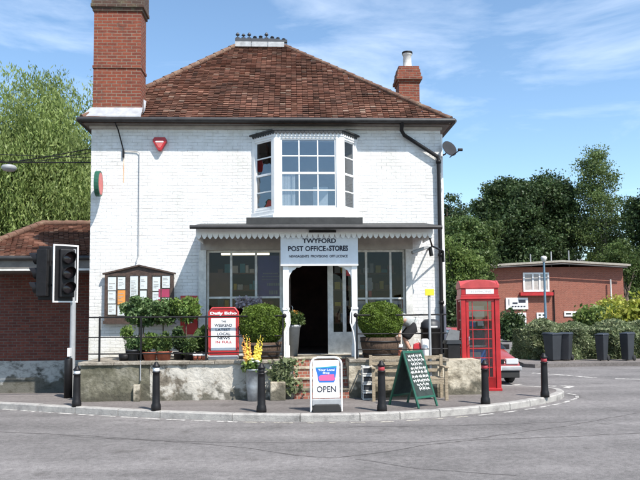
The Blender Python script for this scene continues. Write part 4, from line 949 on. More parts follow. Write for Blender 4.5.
# ================================================================== BOLLARDS
def make_bollard(px, py, topy, band, label):
    p = G(px, py, 0.0); h = (py - topy) / (F / p.y) * 1.0
    t = thing('bollard', label, 'bollard', (p.x, p.y, 0), group='black bollards along the kerb')
    s = h / .86
    MB().lathe((p.x, p.y, 0), [(0, 0), (.088, 0), (.088, .05), (.083, .10), (.070, .13), (.067, .30), (.063, .60 * s), (.060, .66 * s), (.070, .665 * s), (.070, .685 * s), (.055, .69 * s)], 20).build('shaft', M['black'], t)
    MB().lathe((p.x, p.y, 0), [(.055, .69 * s), (.057, .692 * s), (.057, .752 * s), (.053, .755 * s)], 20).build('band', band, t)
    MB().lathe((p.x, p.y, 0), [(.053, .756 * s), (.070, .765 * s), (.070, .785 * s), (.045, .81 * s), (.038, .83 * s), (.025, .855 * s), (0, .86 * s)], 20).build('cap', M['black'], t)
    return t
M['redband'] = mat('red_reflective_band', (.38, .04, .05), .4); 
for a in [(76.5, 406.3, 367, M['paper'], 'black bollard with white band by the traffic light pole, far left'), (156, 410.3, 363, M['paper'], 'black bollard with white band before the mossy grey wall, under the notice board'),
          (261.5, 412.2, 364, M['black'], 'all black bollard next to the bucket of flowers'), (382, 411.2, 361, M['redband'], 'black bollard with red band just left of the chalkboard'),
          (485.5, 404, 360, M['redband'], 'black bollard with red band in front of the phone box'), (545, 397, 353, M['redband'], 'black bollard with red band alone at the kerb corner')]: make_bollard(*a)
# slim marker post beside pole
p = G(68, 398, 0)
t = thing('marker_post', 'slim black post with white top cap behind leftmost bollard', 'post', (p.x, p.y, 0))
MB().lathe((p.x, p.y, 0), [(0, 0), (.085, 0), (.08, .8), (.07, .82), (0, .82)], 14).build('shaft', M['black'], t); MB().box(p.x - .0, p.y - .1, .86, p.x + .055, p.y + .02, 1.03).build('cap', M['paper'], t)

# ================================================================== TRAFFIC SIGNAL
tl = thing('traffic_light', 'unlit traffic light with white edged backing board on grey pole', 'traffic light', (X(73, 14.55, 390), 14.55, 0))
tx, ty = X(72.6, 14.55, 340), 14.55
MB().tube([(tx, ty, 0), (tx, ty, 3.1)], .057, 16).build('pole', M['greypole'], tl)
def head(cx, cy, zc, rz_, board, name):
    mt = Matrix.Translation((cx, cy, zc)) @ Matrix.Rotation(rz_, 4, 'Z')
    hb = MB().box(-.15, -.12, -.5, .15, .12, .5).xf(mt).build(name, M['black'], tl, bevel=.02)
    if board:
        MB().box(-.245, .0, -.59, .245, .015, .59).xf(mt).build('backing_board', M['black'], hb)
        e_ = MB(); e_.box(-.262, -.004, -.605, -.232, .02, .605); e_.box(.232, -.004, -.605, .262, .02, .605); e_.box(-.232, -.004, .575, .232, .02, .605); e_.box(-.232, -.004, -.605, .232, .02, -.575)
        e_.xf(mt).build('white_border', M['whiteplas'], hb)
    for k, zz in enumerate((.31, 0, -.31)):
        v = MB(); n_ = 18
        # hooded visor: open tube, longer on top
        vs = []
        for ring, yy in enumerate((-.12, None)):
            for i in range(n_):
                a = 2 * math.pi * i / n_; ln = .12 + (.10 + .13 * max(0, math.sin(a)))
                vs.append((.125 * math.cos(a), -.12 if ring == 0 else -ln, zz + .125 * math.sin(a)))
        v.add(vs, [(i, (i + 1) % n_, (i + 1) % n_ + n_, i + n_) for i in range(n_)], 0, True)
        v.xf(mt).build('visor', M['black'], hb)
        MB().lathe((0, 0, 0), [(0, 0.02), (.06, .015), (.11, 0)], 18, axis='Y').xf(mt @ Matrix.Translation((0, -.125, zz)) @ Matrix.Rotation(math.pi, 4, 'Z')).build('lens', M['lens'], hb)
    return hb
head(X(65, ty - .2, 274), ty - .15, Z(273.5, ty - .15, 65), R(38), True, 'signal_head')
head(X(46, ty + .1, 274), ty + .05, Z(273, ty + .05, 46), R(-100), False, 'signal_head')
MB().box(X(38, ty, 274), ty - .0, Z(300, ty, 40), X(51, ty, 274), ty + .25, Z(246, ty, 40)).build('signal_rear_case', M['black'], tl, bevel=.02)
MB().bar((X(44, ty), ty + .05, Z(262, ty, 60)), (tx, ty, Z(262, ty, 60)), .05).build('bracket', M['black'], tl)
MB().bar((X(64, ty), ty - .1, Z(285, ty, 60)), (tx, ty, Z(285, ty, 60)), .05).build('bracket', M['black'], tl)
MB().tube([(X(44, ty), ty + .05, Z(285, ty, 60)), (tx, ty, Z(285, ty, 60))], .025, 6).build('bracket', M['black'], tl)

# ================================================================== PHONE BOX
pk = G(484.5, 391, 0.0)
PX, PY = pk.x, pk.y; PW = .415; PD = .40
bx = thing('telephone_box', 'traditional red telephone box with domed roof standing at the kerb corner', 'phone box', (PX, PY + PD, 0))
pk_mt = Matrix.Translation((PX, PY + PD, 0)) @ Matrix.Rotation(R(-7), 4, 'Z')
bo = MB(); H = 1.98
for sx in (-1, 1):
    for sy in (-1, 1): bo.box(sx * PW, sy * PD, 0, sx * (PW - .10), sy * (PD - .10), H)
bo.box(-PW - .015, -PD - .015, 0, PW + .015, PD + .015, .06); bo.box(-PW + .1, -PD + .02, .06, PW - .1, -PD + .05, .30); bo.box(-PW + .1, PD - .05, .06, PW - .1, PD - .02, H); bo.box(-PW + .02, -PD + .1, .06, -PW + .05, PD - .1, .30); bo.box(PW - .05, -PD + .1, .06, PW - .02, PD - .1, .30)
bo.box(-PW, -PD, H, PW, PD, H + .10); bo.box(-PW - .02, -PD - .02, H + .005, PW + .02, PD + .02, H + .035)
bo.box(-PW + .015, -PD + .015, H + .1, PW - .015, PD - .015, H + .25)
body = bo.xf(pk_mt).build('body', M['redpaint'], bx, bevel=.008)
# domed roof with segmental pediments
rfm = MB(); n_ = 16; arc = [(-PW - .005, 0)] + [(x_, .13 * (1 - (x_ / PW) ** 2) + .05) for x_ in [(-1 + 2 * i / n_) * PW for i in range(n_ + 1)]] + [(PW + .005, 0)]
for y0, y1 in ((-PD - .005, -PD + .03), (PD - .03, PD + .005)): rfm.prism([(a, c + H + .251) for a, c in arc], y0, y1)
for x0, x1 in ((-PW - .005, -PW + .03), (PW - .03, PW + .005)): rfm.prism([(a * PD / PW, c + H + .251) for a, c in arc], x0, x1, plane='YZ')
N_ = 14; vs = []
for j in range(N_ + 1):
    for i in range(N_ + 1):
        u = -1 + 2 * i / N_; v = -1 + 2 * j / N_
        vs.append((u * (PW - .012), v * (PD - .012), H + .251 + .045 + .125 * max((1 - u * u), (1 - v * v)) + .03 * (1 - u * u) * (1 - v * v)))
rfm.add(vs, [(j * (N_ + 1) + i, j * (N_ + 1) + i + 1, (j + 1) * (N_ + 1) + i + 1, (j + 1) * (N_ + 1) + i) for j in range(N_) for i in range(N_)], 0, True)
rfm.xf(pk_mt).build('roof', M['redpale'], bx)
sgp = MB().box(-.30, -PD + .004, H + .125, .30, -PD + .02, H + .225).xf(pk_mt).build('sign_panel', M['whiteplas'], bx)
text('TELEPHONE', .05, pk_mt @ Vector((0, -PD + .001, H + .175)), mat('faded_letters', (.5, .45, .42), .6, var=0), 'lettering', sgp, width=.5, rot=pk_mt.to_3x3())
mt2 = MB().box(-.31, -PD + .02, H + .105, .31, -PD + .0, H + .12).box(-.31, -PD + .02, H + .23, .31, -PD + .0, H + .245).xf(pk_mt).build('sign_surround', M['redpale'], bx)
# door and side glazing: 3 columns (narrow, wide, narrow) x 8 rows
def glz(mt_, nm):
    d = MB(); wd = PW - .115; z0, z1 = .30, H - .04
    d.box(-wd, -.02, z0 - .22, wd, .02, z0); d.box(-wd, -.02, z1, wd, .02, H - .005); d.box(-wd, -.02, z0, -wd + .055, .02, z1); d.box(wd - .055, -.02, z0, wd, .02, z1)
    gx0, gx1 = -wd + .055, wd - .055; W_ = gx1 - gx0
    for f_ in (.16, .84): x = gx0 + W_ * f_; d.box(x - .009, -.014, z0, x + .009, .014, z1)
    for k in range(1, 8): z = z0 + (z1 - z0) * k / 8; d.box(gx0, -.012, z - .010, gx1, .012, z + .010)
    o = d.xf(mt_).build(nm, M['redpaint'], bx, bevel=.002)
    MB().box(gx0, -.003, z0, gx1, .003, z1).xf(mt_).build('pane', glass('kiosk_glass', (.82, .85, .86), .04), o); return o
dro = glz(pk_mt @ Matrix.Translation((0, -PD + .04, 0)), 'door')
MB().tube([(-.26, -.03, 1.0), (-.26, -.07, 1.02), (-.26, -.07, 1.16), (-.26, -.03, 1.18)], .01, 8).xf(pk_mt @ Matrix.Translation((0, -PD + .04, 0))).build('door_handle', M['chrome'], dro)
glz(pk_mt @ Matrix.Translation((-PW + .04, 0, 0)) @ Matrix.Rotation(R(-90), 4, 'Z') @ Matrix.Scale((PD - .115) / (PW - .115), 4, (1, 0, 0)), 'side_glazing'); glz(pk_mt @ Matrix.Translation((PW - .04, 0, 0)) @ Matrix.Rotation(R(90), 4, 'Z') @ Matrix.Scale((PD - .115) / (PW - .115), 4, (1, 0, 0)), 'side_glazing')
ph = MB(); ph.box(-.17, PD - .22, .95, .17, PD - .06, 1.55); ph.xf(pk_mt).build('telephone', M['black'], bx, bevel=.02)
nt_ = MB(); nt_.box(-.18, PD - .075, 1.6, .2, PD - .065, 1.85, 0); nt_.box(-.22, PD - .3, .93, .22, PD - .05, .96, 1); nt_.box(-.16, PD - .235, 1.38, -.02, PD - .221, 1.5, 2); nt_.box(.02, PD - .235, 1.4, .15, PD - .221, 1.5, 0)
nt_.box(-.2, PD - .08, .55, .22, PD - .065, .85, 2); nt_.box(-.14, PD - .09, .6, .1, PD - .081, .8, 0); nt_.xf(pk_mt).build('notices', [M['paper'], M['chrome'], M['blue']], bx)
hs = MB(); hs.tube([(-.2, PD - .24, 1.15), (-.2, PD - .26, 1.28), (-.2, PD - .24, 1.38)], .022, 8); hs.xf(pk_mt).build('handset', M['rubber'], bx)

# ================================================================== A-BOARDS
# OPEN sign
pt = G(326.5, 411.5, 0); ob = thing('pavement_sign', 'white pavement sign reading OPEN with blue and pink basket picture', 'sign', (pt.x, pt.y, 0))
hw = .268; Ht = .93
tb = MB(); arcp = [(-hw, 0, 0), (-hw, .0, Ht - .12)] + [(-hw + .12 - .12 * math.cos(t), 0, Ht - .12 + .12 * math.sin(t)) for t in (R(30), R(60), R(90))] + [(hw - .12 + .12 * math.sin(t), 0, Ht - .12 + .12 * math.cos(t)) for t in (0, R(30), R(60), R(90))] + [(hw, 0, 0.0)]
obm = Matrix.Translation((pt.x, pt.y, 0)) @ Matrix.Rotation(R(3), 4, 'Z')
tb.tube(arcp, .019, 10); tb.xf(obm).build('frame', M['whiteplas'], ob)
MB().box(-hw + .035, -.008, .23, hw - .035, .008, Ht - .05).xf(obm).build('panel', M['whiteplas'], ob, bevel=.006)
MB().box(-hw + .02, -.03, .10, hw - .02, .03, .22).xf(obm).build('spring_skirt', M['greypole'], ob, bevel=.015)
rb_ = MB(); rb_.prism([(-hw + .02, .0), (hw - .02, .0), (hw - .02, .05), (hw - .06, .13), (-hw + .06, .13), (-hw + .02, .05)], -.12, .22); rb_.xf(obm).build('rubber_base', M['rubber'], ob, bevel=.01)
bk_ = MB(); zc = .62
bk_.prism([(-.185, .76), (.185, .78), (.175, .66), (.165, .62), (-.15, .62), (-.172, .70)], -.0105, -.0085); lg = bk_.xf(obm).build('basket_picture', M['blue'], ob)
bk_ = MB(); bk_.prism([(-.184, .76), (.185, .782), (.182, .752), (-.182, .742)], -.0125, -.0108); bk_.xf(obm).build('basket_rim', M['teal'], lg)
bk_ = MB(); bk_.prism([(-.135, .60), (.14, .60), (.155, .555), (.12, .53), (-.115, .53), (-.13, .56)], -.0125, -.0108); bk_.prism([(-.10, .625), (.135, .64), (.14, .6), (-.125, .6)], -.0125, -.0108); bk_.xf(obm).build('basket_front', M['pink'], lg)
bk_ = MB(); bk_.prism([(-.15, .619), (.165, .619), (.15, .53), (.13, .50), (-.12, .50), (-.14, .53)], -.0105, -.0085); bk_.xf(obm).build('basket_body', M['blue'], lg)
for s_, zz, wd in (('Your Local', .715, .29), ('Shop', .662, .12)):
    text(s_, .042, obm @ Vector((0.0, -.0135, zz)), M['whiteplas'], 'lettering', lg, width=wd, rot=obm.to_3x3(), bold=.03)
text('OPEN', .105, obm @ Vector((.0, -.011, .385)), M['ink'], 'lettering', ob, width=.335, rot=obm.to_3x3(), bold=.012)
# red newspaper board
NY = 14.05; nx = X(223.5, NY, 340); ns = thing('newspaper_board', 'red framed newspaper board with white poster standing on the terrace', 'sign', (nx, NY, TZ))
hw = (X(239, NY, 340) - X(208, NY, 340)) / 2; nt0 = Z(307, NY, 223)
nm = Matrix.Translation((nx, NY, TZ)); Ht = nt0 - TZ
MB().prism([(-hw, .09), (hw, .09), (hw, Ht - .10), (hw - .08, Ht), (-hw + .08, Ht), (-hw, Ht - .10)], -.015, .03).xf(nm).build('frame', M['redpaint'], ns, bevel=.012)
rim = MB(); rim.tube([(-hw + .02, -.02, .1), (-hw + .02, -.02, Ht - .11), (-hw + .09, -.02, Ht - .02), (hw - .09, -.02, Ht - .02), (hw - .02, -.02, Ht - .11), (hw - .02, -.02, .1)], .014, 8); rim.xf(nm).build('rim', M['redpale'], ns)
MB().box(-hw + .065, -.024, .19, hw - .065, -.018, Ht - .23).xf(nm).build('poster', M['paper'], ns)
text('Daily Echo', .075, nm @ Vector((0, -.019, Ht - .135)), M['whiteplas'], 'lettering', ns, width=hw * 2 - .09, bold=.05)
z = Ht - .275
for w_, hh, span in (('THE', .04, .10), ('WEEKEND', .062, .36), ('LATEST', .055, .30), ('LOCAL', .055, .27), ('NEWS', .055, .25), ('IN FULL', .05, .33)):
    text(w_, hh, nm @ Vector((random.uniform(-.01, .01), -.0255, z - hh / 2)), M['redpaint'] if w_ == 'IN FULL' else M['ink'], 'poster_lettering', ns, width=span, bold=.03); z -= hh + .030
MB().prism([(-hw + .01, .0), (hw - .01, .0), (hw - .01, .085), (-hw + .01, .085)], -.12, .2).xf(nm).build('base', M['greypole'], ns, bevel=.02)
# chalkboard
pc_ = G(413, 405.5, 0); cbd = thing('chalkboard_sign', 'dark green A-frame chalkboard with handwritten white chalk menu on pavement', 'sign', (pc_.x, pc_.y, 0))
cm = Matrix.Translation((pc_.x, pc_.y, 0)) @ Matrix.Rotation(R(38), 4, 'Z')
Ht = 1.0; sp = .36; W2 = .27
def leaf(sgn):
    ang = math.atan2(sp, Ht) * (-sgn)     # leans out at foot
    L_ = math.hypot(sp, Ht)
    return cm @ Matrix.Translation((0, 0, Ht)) @ Matrix.Rotation(math.atan2(sp, Ht) * (-1 if sgn < 0 else 1), 4, 'X') @ Matrix.Translation((0, 0, -L_)), L_
for sgn, nm_ in ((-1, 'front_leaf'), (1, 'rear_leaf')):
    mt_, L_ = leaf(sgn)
    f = MB(); f.box(-W2, -.015, 0, -W2 + .04, .015, L_); f.box(W2 - .04, -.015, 0, W2, .015, L_); f.box(-W2 + .04, -.014, .17, W2 - .04, .014, .21); f.box(-W2 + .04, -.014, L_ - .05, W2 - .04, .014, L_)
    fo = f.xf(mt_).build(nm_, M['darkgreen'], cbd, bevel=.004)
    MB().box(-W2 + .04, -.008, .21, W2 - .04, .008, L_ - .05).xf(mt_).build('board', M['chalk'], fo)
    if sgn < 0:
        q = MB(); z = L_ - .11
        for k in range(9):
            span = [.34, .38, .26, .36, .42, .40, .40, .28, .2][k]; x = -span / 2
            pts_ = []; 
            while x < span / 2:
                ln = random.uniform(.05, .1); pp_ = []; tt = 0
                for i in range(8): pp_.append((x + ln * i / 7, -.0105, z + .030 * math.sin(i * 2.4 + k) + random.uniform(-.008, .008) + (.012 if i in (0, 4) else 0)))
                q.tube(pp_, .0062, 4, cap=False); x += ln + .02
            z -= .077
        q.xf(mt_).build('chalk_writing', M['chalkw'], fo)

# ================================================================== PLANTS ON TERRACE
def tub(px, Y, r, h, label, ballr, ballz, name='box_topiary', botpx=None):
    x = X(px, Y, 350); t = thing(name, label, 'potted shrub', (x, Y, TZ), group='clipped box balls in half barrels')
    MB().lathe((x, Y, TZ), [(0, 0), (r * .82, 0), (r * .93, h * .5), (r, h), (r - .03, h), (r - .04, h - .06), (0, h - .06)], 28).build('half_barrel', M['tubwood'], t)
    hoop = MB()
    for zz in (.12, .75): rr = r * (.84 + .16 * zz) + .012; hoop.lathe((x, Y, TZ + h * zz), [(rr - .01, 0), (rr, 0), (rr + .003, .035), (rr - .01, .035)], 28)
    hoop.build('hoops', M['black'], t); MB().lathe((x, Y, TZ + h - .06), [(0, .003), (r - .05, .003)], 20).build('soil', M['soil'], t)
    n_ = 26000; d = rng.normal(size=(n_, 3)); d /= np.linalg.norm(d, axis=1)[:, None]
    lump = 1 + .035 * np.sin(d[:, 0] * 7 + 1) * np.cos(d[:, 2] * 6) + .03 * np.sin(d[:, 1] * 9 + d[:, 0] * 5)
    # superellipsoid: clipped, flattened dome
    rr = (np.abs(d) ** 2.6).sum(1) ** (-1 / 2.6)
    pts_ = d * (rr * lump * (0.93 + .07 * rng.random(n_) ** .5) + rng.normal(0, .01, n_))[:, None] * np.array([ballr, ballr, ballz]) + np.array([x, Y, TZ + h + ballz * .93])
    MB().lathe((x, Y, TZ + h + ballz * .93), [(0, -ballz * .8), (ballr * .75, -ballz * .6), (ballr * .88, 0), (ballr * .7, ballz * .65), (0, ballz * .85)], 20).build('dark_core', M['darkleaf'], t)  # added solid dark core, blocks the gaps and stands for shade inside
    c_ = np.array([x, Y, TZ + h + ballz * .93]); k_ = rng.integers(0, n_, 260)
    shoots = np.concatenate([c_ + (pts_[k_] - c_) * (1 + f_) for f_ in (.02, .05, .08)])
    hole = np.ones(n_, bool)
    for q_ in rng.integers(0, n_, 26): hole &= (np.linalg.norm(pts_ - pts_[q_], axis=1) > .035) | (rng.random(n_) < .35)
    leaves('foliage', np.concatenate([pts_[hole], shoots]), .024, M['box'], t, aspect=1.5); return t
tub(262, 14.25, .42, .34, 'large clipped box ball in dark barrel, left of the entrance steps', .455, .40)
tub(380.5, 14.25, .43, .42, 'large clipped box ball in dark barrel, right of the entrance steps', .44, .375)

def pot_mesh(x, Y, r, h, m, t, nm='pot', z=TZ): MB().lathe((x, Y, z), [(0, 0), (r * .75, 0), (r * .95, h * .85), (r * 1.05, h * .86), (r * 1.05, h), (r * .9, h), (r * .88, h - .03), (0, h - .03)], 18).build(nm, m, t)
def standard(px, Y, stems, cz, cr, m, potr, poth, potm, label, n=2600, leaf=.05):
    x = X(px, Y, 350); t = thing('potted_tree', label, 'potted tree', (x, Y, TZ), group='small potted trees on the terrace')
    pot_mesh(x, Y, potr, poth, potm, t); st = MB()
    for (dx, lean) in stems: st.tube([(x + dx, Y, TZ + poth - .04), (x + dx + lean * .4, Y, (TZ + poth + cz) / 2), (x + lean, Y, cz)], [.018, .014, .01], 7)
    for k in range(7): a = random.uniform(0, 6.3); st.tube([(x, Y, cz - cr[2] * .6), (x + cr[0] * .7 * math.cos(a), Y + cr[1] * .7 * math.sin(a), cz + random.uniform(-.3, .6) * cr[2])], [.01, .004], 5)
    st.build('stem', M['bark'], t)
    leaves('foliage', clumpy((x, Y, cz), cr, 75, n // 75, .042, shell=.3), leaf, m, t, aspect=2.2); return t
standard(140, 14.5, [(-.02, 0), (.06, .02)], Z(311, 14.5, 140), (.42, .36, .29), M['bay'], .2, .3, M['black'], 'bushiest potted bay tree, in front of the notice board', 6500, .036)
standard(163, 14.7, [(0, 0)], Z(312, 14.7, 163), (.27, .25, .26), M['bay'], .17, .26, M['terra'], 'slim potted bay tree beneath the right pane of the notice board', 3000, .034)
standard(186, 14.6, [(0, 0)], Z(309, 14.6, 186), (.27, .25, .24), M['limeleaf'], .17, .26, M['black'], 'pale green round headed potted tree before the red post box', 3600, .034)
def shrub(px, Y, zc, rad, m, pr, ph_, pm, label, n=1400, leaf=.032, cat='potted plant', name='potted_plant', down=0, grp='potted plants along the terrace edge'):
    x = X(px, Y, 350); t = thing(name, label, cat, (x, Y, TZ), group=grp)
    if pr: pot_mesh(x, Y, pr, ph_, pm, t)
    st = MB()
    for k in range(5): a = random.uniform(0, 6.3); st.tube([(x, Y, TZ + max(ph_ - .05, 0)), (x + rad[0] * .6 * math.cos(a), Y + rad[1] * .6 * math.sin(a), zc)], [.008, .003], 5)
    st.build('stem', M['bark'], t)
    leaves('foliage', clumpy((x, Y, zc), rad, 40, n // 40, .035, shell=.2, zmin=TZ + .02), leaf, m, t, aspect=2.0, down=down); return t
shrub(126.5, 14.15, Z(333, 14.15, 126), (.10, .1, .11), M['limeleaf'], .09, .12, M['black'], 'small bright green plant left of the row, before white wall', 900)
shrub(133, 14.05, Z(343, 14.05, 133), (.13, .12, .11), M['bay'], .13, .22, M['binplas'], 'small grey green plant in square black pot, second from left', 1000)
shrub(150, 14.1, Z(340, 14.1, 150), (.13, .12, .18), M['limeleaf'], .15, .17, M['terra'], 'bright green bushy plant in terracotta pot beside railing post', 1700)
shrub(164, 14.1, Z(342, 14.1, 164), (.17, .14, .18), M['midleaf'], .16, .18, M['terra'], 'dark leafy plant in wide terracotta pot mid row', 1800)
shrub(179, 14.15, Z(339, 14.15, 179), (.11, .11, .24), M['darkleaf'], .12, .16, M['black'], 'dark upright conifer in black pot under the post box', 2200, .035)
shrub(190, 14.05, Z(346, 14.05, 190), (.12, .10, .15), M['midleaf'], .12, .12, M['black'], 'low dark plant in black pot under the post box', 1200)
shrub(202, 14.35, Z(340, 14.35, 202), (.13, .1, .24), M['midleaf'], .13, .16, M['black'], 'broad leaved plant squeezed behind the red newspaper board', 900, .08)
for k, pxx in enumerate((195, 199.5, 203.5)):
    x = X(pxx, 13.98, 356); t = thing('small_pot', ['leftmost', 'middle', 'rightmost'][k] + ' of three small terracotta pots with white rims left of newspaper board', 'pot', (x, 13.98, TZ), group='three small pots')
    MB().lathe((x, 13.98, TZ), [(0, 0), (.035, 0), (.045, .12), (0, .12)], 14).build('body', M['terra'], t); MB().lathe((x, 13.98, TZ), [(.046, .085), (.049, .085), (.05, .125), (.04, .125)], 14).build('rim', M['paper'], t)
x = X(134, 13.98, 356)
# small dark saucer pot
tag(MB().lathe((X(124.5, 14.05, 358), 14.05, TZ), [(0, 0), (.10, 0), (.12, .12), (.10, .13), (0, .11)], 16).build('low_pot', M['black']), 'low empty black pot at the left end of the plant row', 'pot')
# planter inside the porch
x = X(293, 15.1, 340); t = thing('porch_planter', 'tall grey tapered planter with orange flowers beside the dark doorway', 'planter', (x, 15.1, TZ))
MB().lathe((x, 15.1, TZ), [(0, 0), (.10, 0), (.16, .62), (.18, .63), (.18, .68), (.14, .68), (.14, .6), (0, .6)], 20).build('pot', M['greypole'], t)
leaves('foliage', clumpy((x, 15.1, TZ + .82), (.2, .2, .12), 20, 40, .05, shell=.2), .05, M['midleaf'], t); leaves('flowers', clumpy((x, 15.1, TZ + .9), (.2, .2, .1), 14, 6, .03), .04, M['petalo'], t)
# ivy trailing beside steps
x = X(286, TF - .05, 375); iv = thing('trailing_plant', 'trailing variegated ivy hanging over the terrace wall beside the steps', 'plant', (x, TF - .08, TZ))
pi_ = np.column_stack([x + rng.normal(0, .13, 900), TF - .09 + rng.normal(0, .03, 900), rng.uniform(.12, .80, 900)]); pi_[:, 0] += .08 * np.sin(pi_[:, 2] * 9)
pi_ = pi_[rng.random(900) < (.3 + pi_[:, 2])]
leaves('foliage', pi_, .05, M['hedge'], iv)
MB().tube([(x, TF - .04, .75), (x + .03, TF - .06, .4), (x - .02, TF - .05, .15)], .008, 5).build('stem', M['bark'], iv)
# bucket of flowers on pavement
pb_ = G(252.5, 401, 0); t = thing('flower_bucket', 'tall grey metal bucket of white and yellow flowers on the pavement', 'flower bucket', (pb_.x, pb_.y, 0))
MB().lathe((pb_.x, pb_.y, 0), [(0, 0), (.10, 0), (.118, .30), (.125, .60), (.135, .60), (.135, .62), (.115, .62), (.10, .3), (0, .3)], 20).build('bucket', M['galv'], t)
fx, fy = pb_.x, pb_.y
leaves('foliage', clumpy((fx, fy, .68), (.14, .13, .1), 20, 30, .04, shell=.1), .05, M['limeleaf'], t)
blob = MB()
for k in range(26):
    a = random.uniform(0, 6.3); rr = random.uniform(0, .17); c_ = (fx + rr * math.cos(a) + .03, fy + rr * math.sin(a) * .7 - .03, .74 + random.uniform(-.03, .09)); s_ = random.uniform(.028, .045)
    blob.lathe(c_, [(0, -s_ * .6), (s_ * .8, -s_ * .2), (s_, .1 * s_), (s_ * .6, s_ * .5), (0, s_ * .35)], 8, 0 if k % 3 else 1)
blob.build('blooms', [M['petalw'], M['petaly']], t)
gl2 = MB(); sp_ = []
for (dx, tz, mi) in [(-.17, 1.27, 1), (-.12, 1.30, 0), (-.06, 1.22, 1), (.10, 1.2, 0), (.15, 1.28, 0), (.2, 1.22, 0), (-.2, 1.15, 1), (.06, 1.08, 0)]:
    gl2.tube([(fx + dx * .25, fy, .5), (fx + dx * .7, fy - .02, .85), (fx + dx, fy - .03, tz)], [.008, .007, .004], 6, 2)
    for j in range(20):
        zz = .80 + (tz - .80) * j / 19; u = dx * (.65 + .35 * j / 19); s_ = .034 * (1.15 - j / 24)
        gl2.lathe((fx + u + random.uniform(-.015, .015), fy - .03 + random.uniform(-.02, .02), zz), [(0, -s_ * .7), (s_, 0), (s_ * .8, s_ * .6), (0, s_ * .5)], 7, mi)
gl2.build('gladioli', [M['petaly'], M['petalo'], M['midleaf']], t)

# ================================================================== BENCH + BITS AT RIGHT
BY = TF - .42; bx0, bx1 = X(371, BY, 380), X(446, BY, 380)
be = thing('bench', 'weathered wooden bench with slatted back against the cream terrace wall', 'bench', ((bx0 + bx1) / 2, BY, 0))
for x in (bx0, bx1 - .06):
    MB().box(x, BY - .18, 0, x + .06, BY - .12, .62).build('leg', M['wood'], be); MB().box(x, BY + .26, 0, x + .06, BY + .32, .86).build('leg', M['wood'], be)
    MB().box(x - .01, BY - .22, .62, x + .07, BY + .255, .65).build('armrest', M['wood'], be, bevel=.006)
for k in range(4): MB().box(bx0 + .062, BY - .17 + k * .11, .40, bx1 - .062, BY - .09 + k * .11, .43).build('seat_slat', M['wood'], be)
for z in (.56, .70, .82): MB().box(bx0 + .062, BY + .27, z - .04, bx1 - .062, BY + .30, z + .02).build('back_slat', M['wood'], be)
MB().box(bx0 + .062, BY - .165, .32, bx1 - .062, BY - .135, .395).build('apron', M['wood'], be)
# white slatted crate stack
cxx = X(362, TF - .2, 390)
for k in range(4):
    z = .005 + k * .165; cr_ = thing('crate', ['bottom', 'second lowest', 'third from the bottom', 'topmost'][k] + ' white plastic crate stacked against terrace wall left of bench', 'crate', (cxx + .1, TF - .2, z), group='white crates stacked by the bench')
    m_ = MB(); x0, x1, y0, y1 = cxx, cxx + .2, TF - .34, TF - .05
    m_.box(x0, y0, z, x1, y1, z + .02); m_.box(x0, y0, z + .12, x1, y0 + .015, z + .155); m_.box(x0, y1 - .015, z + .12, x1, y1, z + .155); m_.box(x0, y0 + .015, z + .12, x0 + .015, y1 - .015, z + .155); m_.box(x1 - .015, y0 + .015, z + .12, x1, y1 - .015, z + .155)
    for a in (x0, x1 - .015): m_.box(a, y0 + .001, z + .02, a + .015, y0 + .016, z + .12); m_.box(a, y1 - .016, z + .02, a + .015, y1 - .001, z + .12)
    m_.build('shell', M['wpaint_old'], cr_); MB().box(x0 + .018, y0 + .02, z + .021, x1 - .018, y1 - .02, z + .10).build('contents', M['binplas'], cr_)
# sign pole with yellow plate
xp = X(428.7, TF + .05, 340); t = thing('sign_post', 'thin grey post with small yellow plate on top, by right railing', 'sign post', (xp, TF - .08, 0))
MB().tube([(xp, TF - .08, 0), (xp, TF - .08, Z(290, TF - .08, 428))], .027, 10).build('pole', M['greypole'], t)
MB().box(xp - .09, TF - .125, Z(295.5, TF - .08, 428), xp + .09, TF - .108, Z(289, TF - .08, 428)).build('plate', M['yellow'], t, bevel=.004)
# black litter bin on the terrace
xb = X(431, 14.9, 345); t = thing('litter_bin', 'black domed litter bin on the terrace behind the right railing', 'bin', (xb, 14.9, TZ))
MB().lathe((xb, 14.9, TZ), [(0, 0), (.20, 0), (.22, .05), (.22, .55), (.235, .56), (.235, .60), (.0, .60)], 20).build('drum', M['black'], t)
MB().lathe((xb, 14.9, TZ), [(.225, .601), (.21, .70), (.14, .77), (0, .79)], 20).build('dome_lid', M['binplas'], t)
MB().box(xb - .06, 14.67, TZ + .60, xb + .10, 14.70, TZ + .63).build('slot', M['paper'], t)
# red and white bags next to the person
xr = X(417, 14.4, 350); t = thing('carrier_bag', 'red and white carrier bag on terrace beside the crouching person', 'bag', (xr, 14.4, TZ))
bg_ = MB(); bg_.add([(xr - .1, 14.34, TZ), (xr + .1, 14.34, TZ), (xr + .11, 14.48, TZ), (xr - .09, 14.47, TZ), (xr - .08, 14.38, TZ + .27), (xr + .08, 14.38, TZ + .29), (xr + .07, 14.44, TZ + .3), (xr - .07, 14.44, TZ + .26)], [(0, 3, 2, 1), (4, 5, 6, 7), (0, 1, 5, 4), (1, 2, 6, 5), (2, 3, 7, 6), (3, 0, 4, 7)]); bg_.build('bag', M['redpaint'], t, bevel=.02)
MB().tube([(xr - .05, 14.4, TZ + .27), (xr - .02, 14.4, TZ + .36), (xr + .03, 14.4, TZ + .36), (xr + .06, 14.4, TZ + .28)], .012, 6).build('handle', M['whiteplas'], t)
xr = X(425, 14.35, 350); t = MB(); t.lathe((xr, 14.35, TZ), [(0, 0), (.08, 0), (.085, .34), (.06, .37), (0, .37)], 14); tag(t.build('white_tub', M['whiteplas'], bevel=.004), 'narrow white plastic tub on terrace right of the red bag', 'tub')
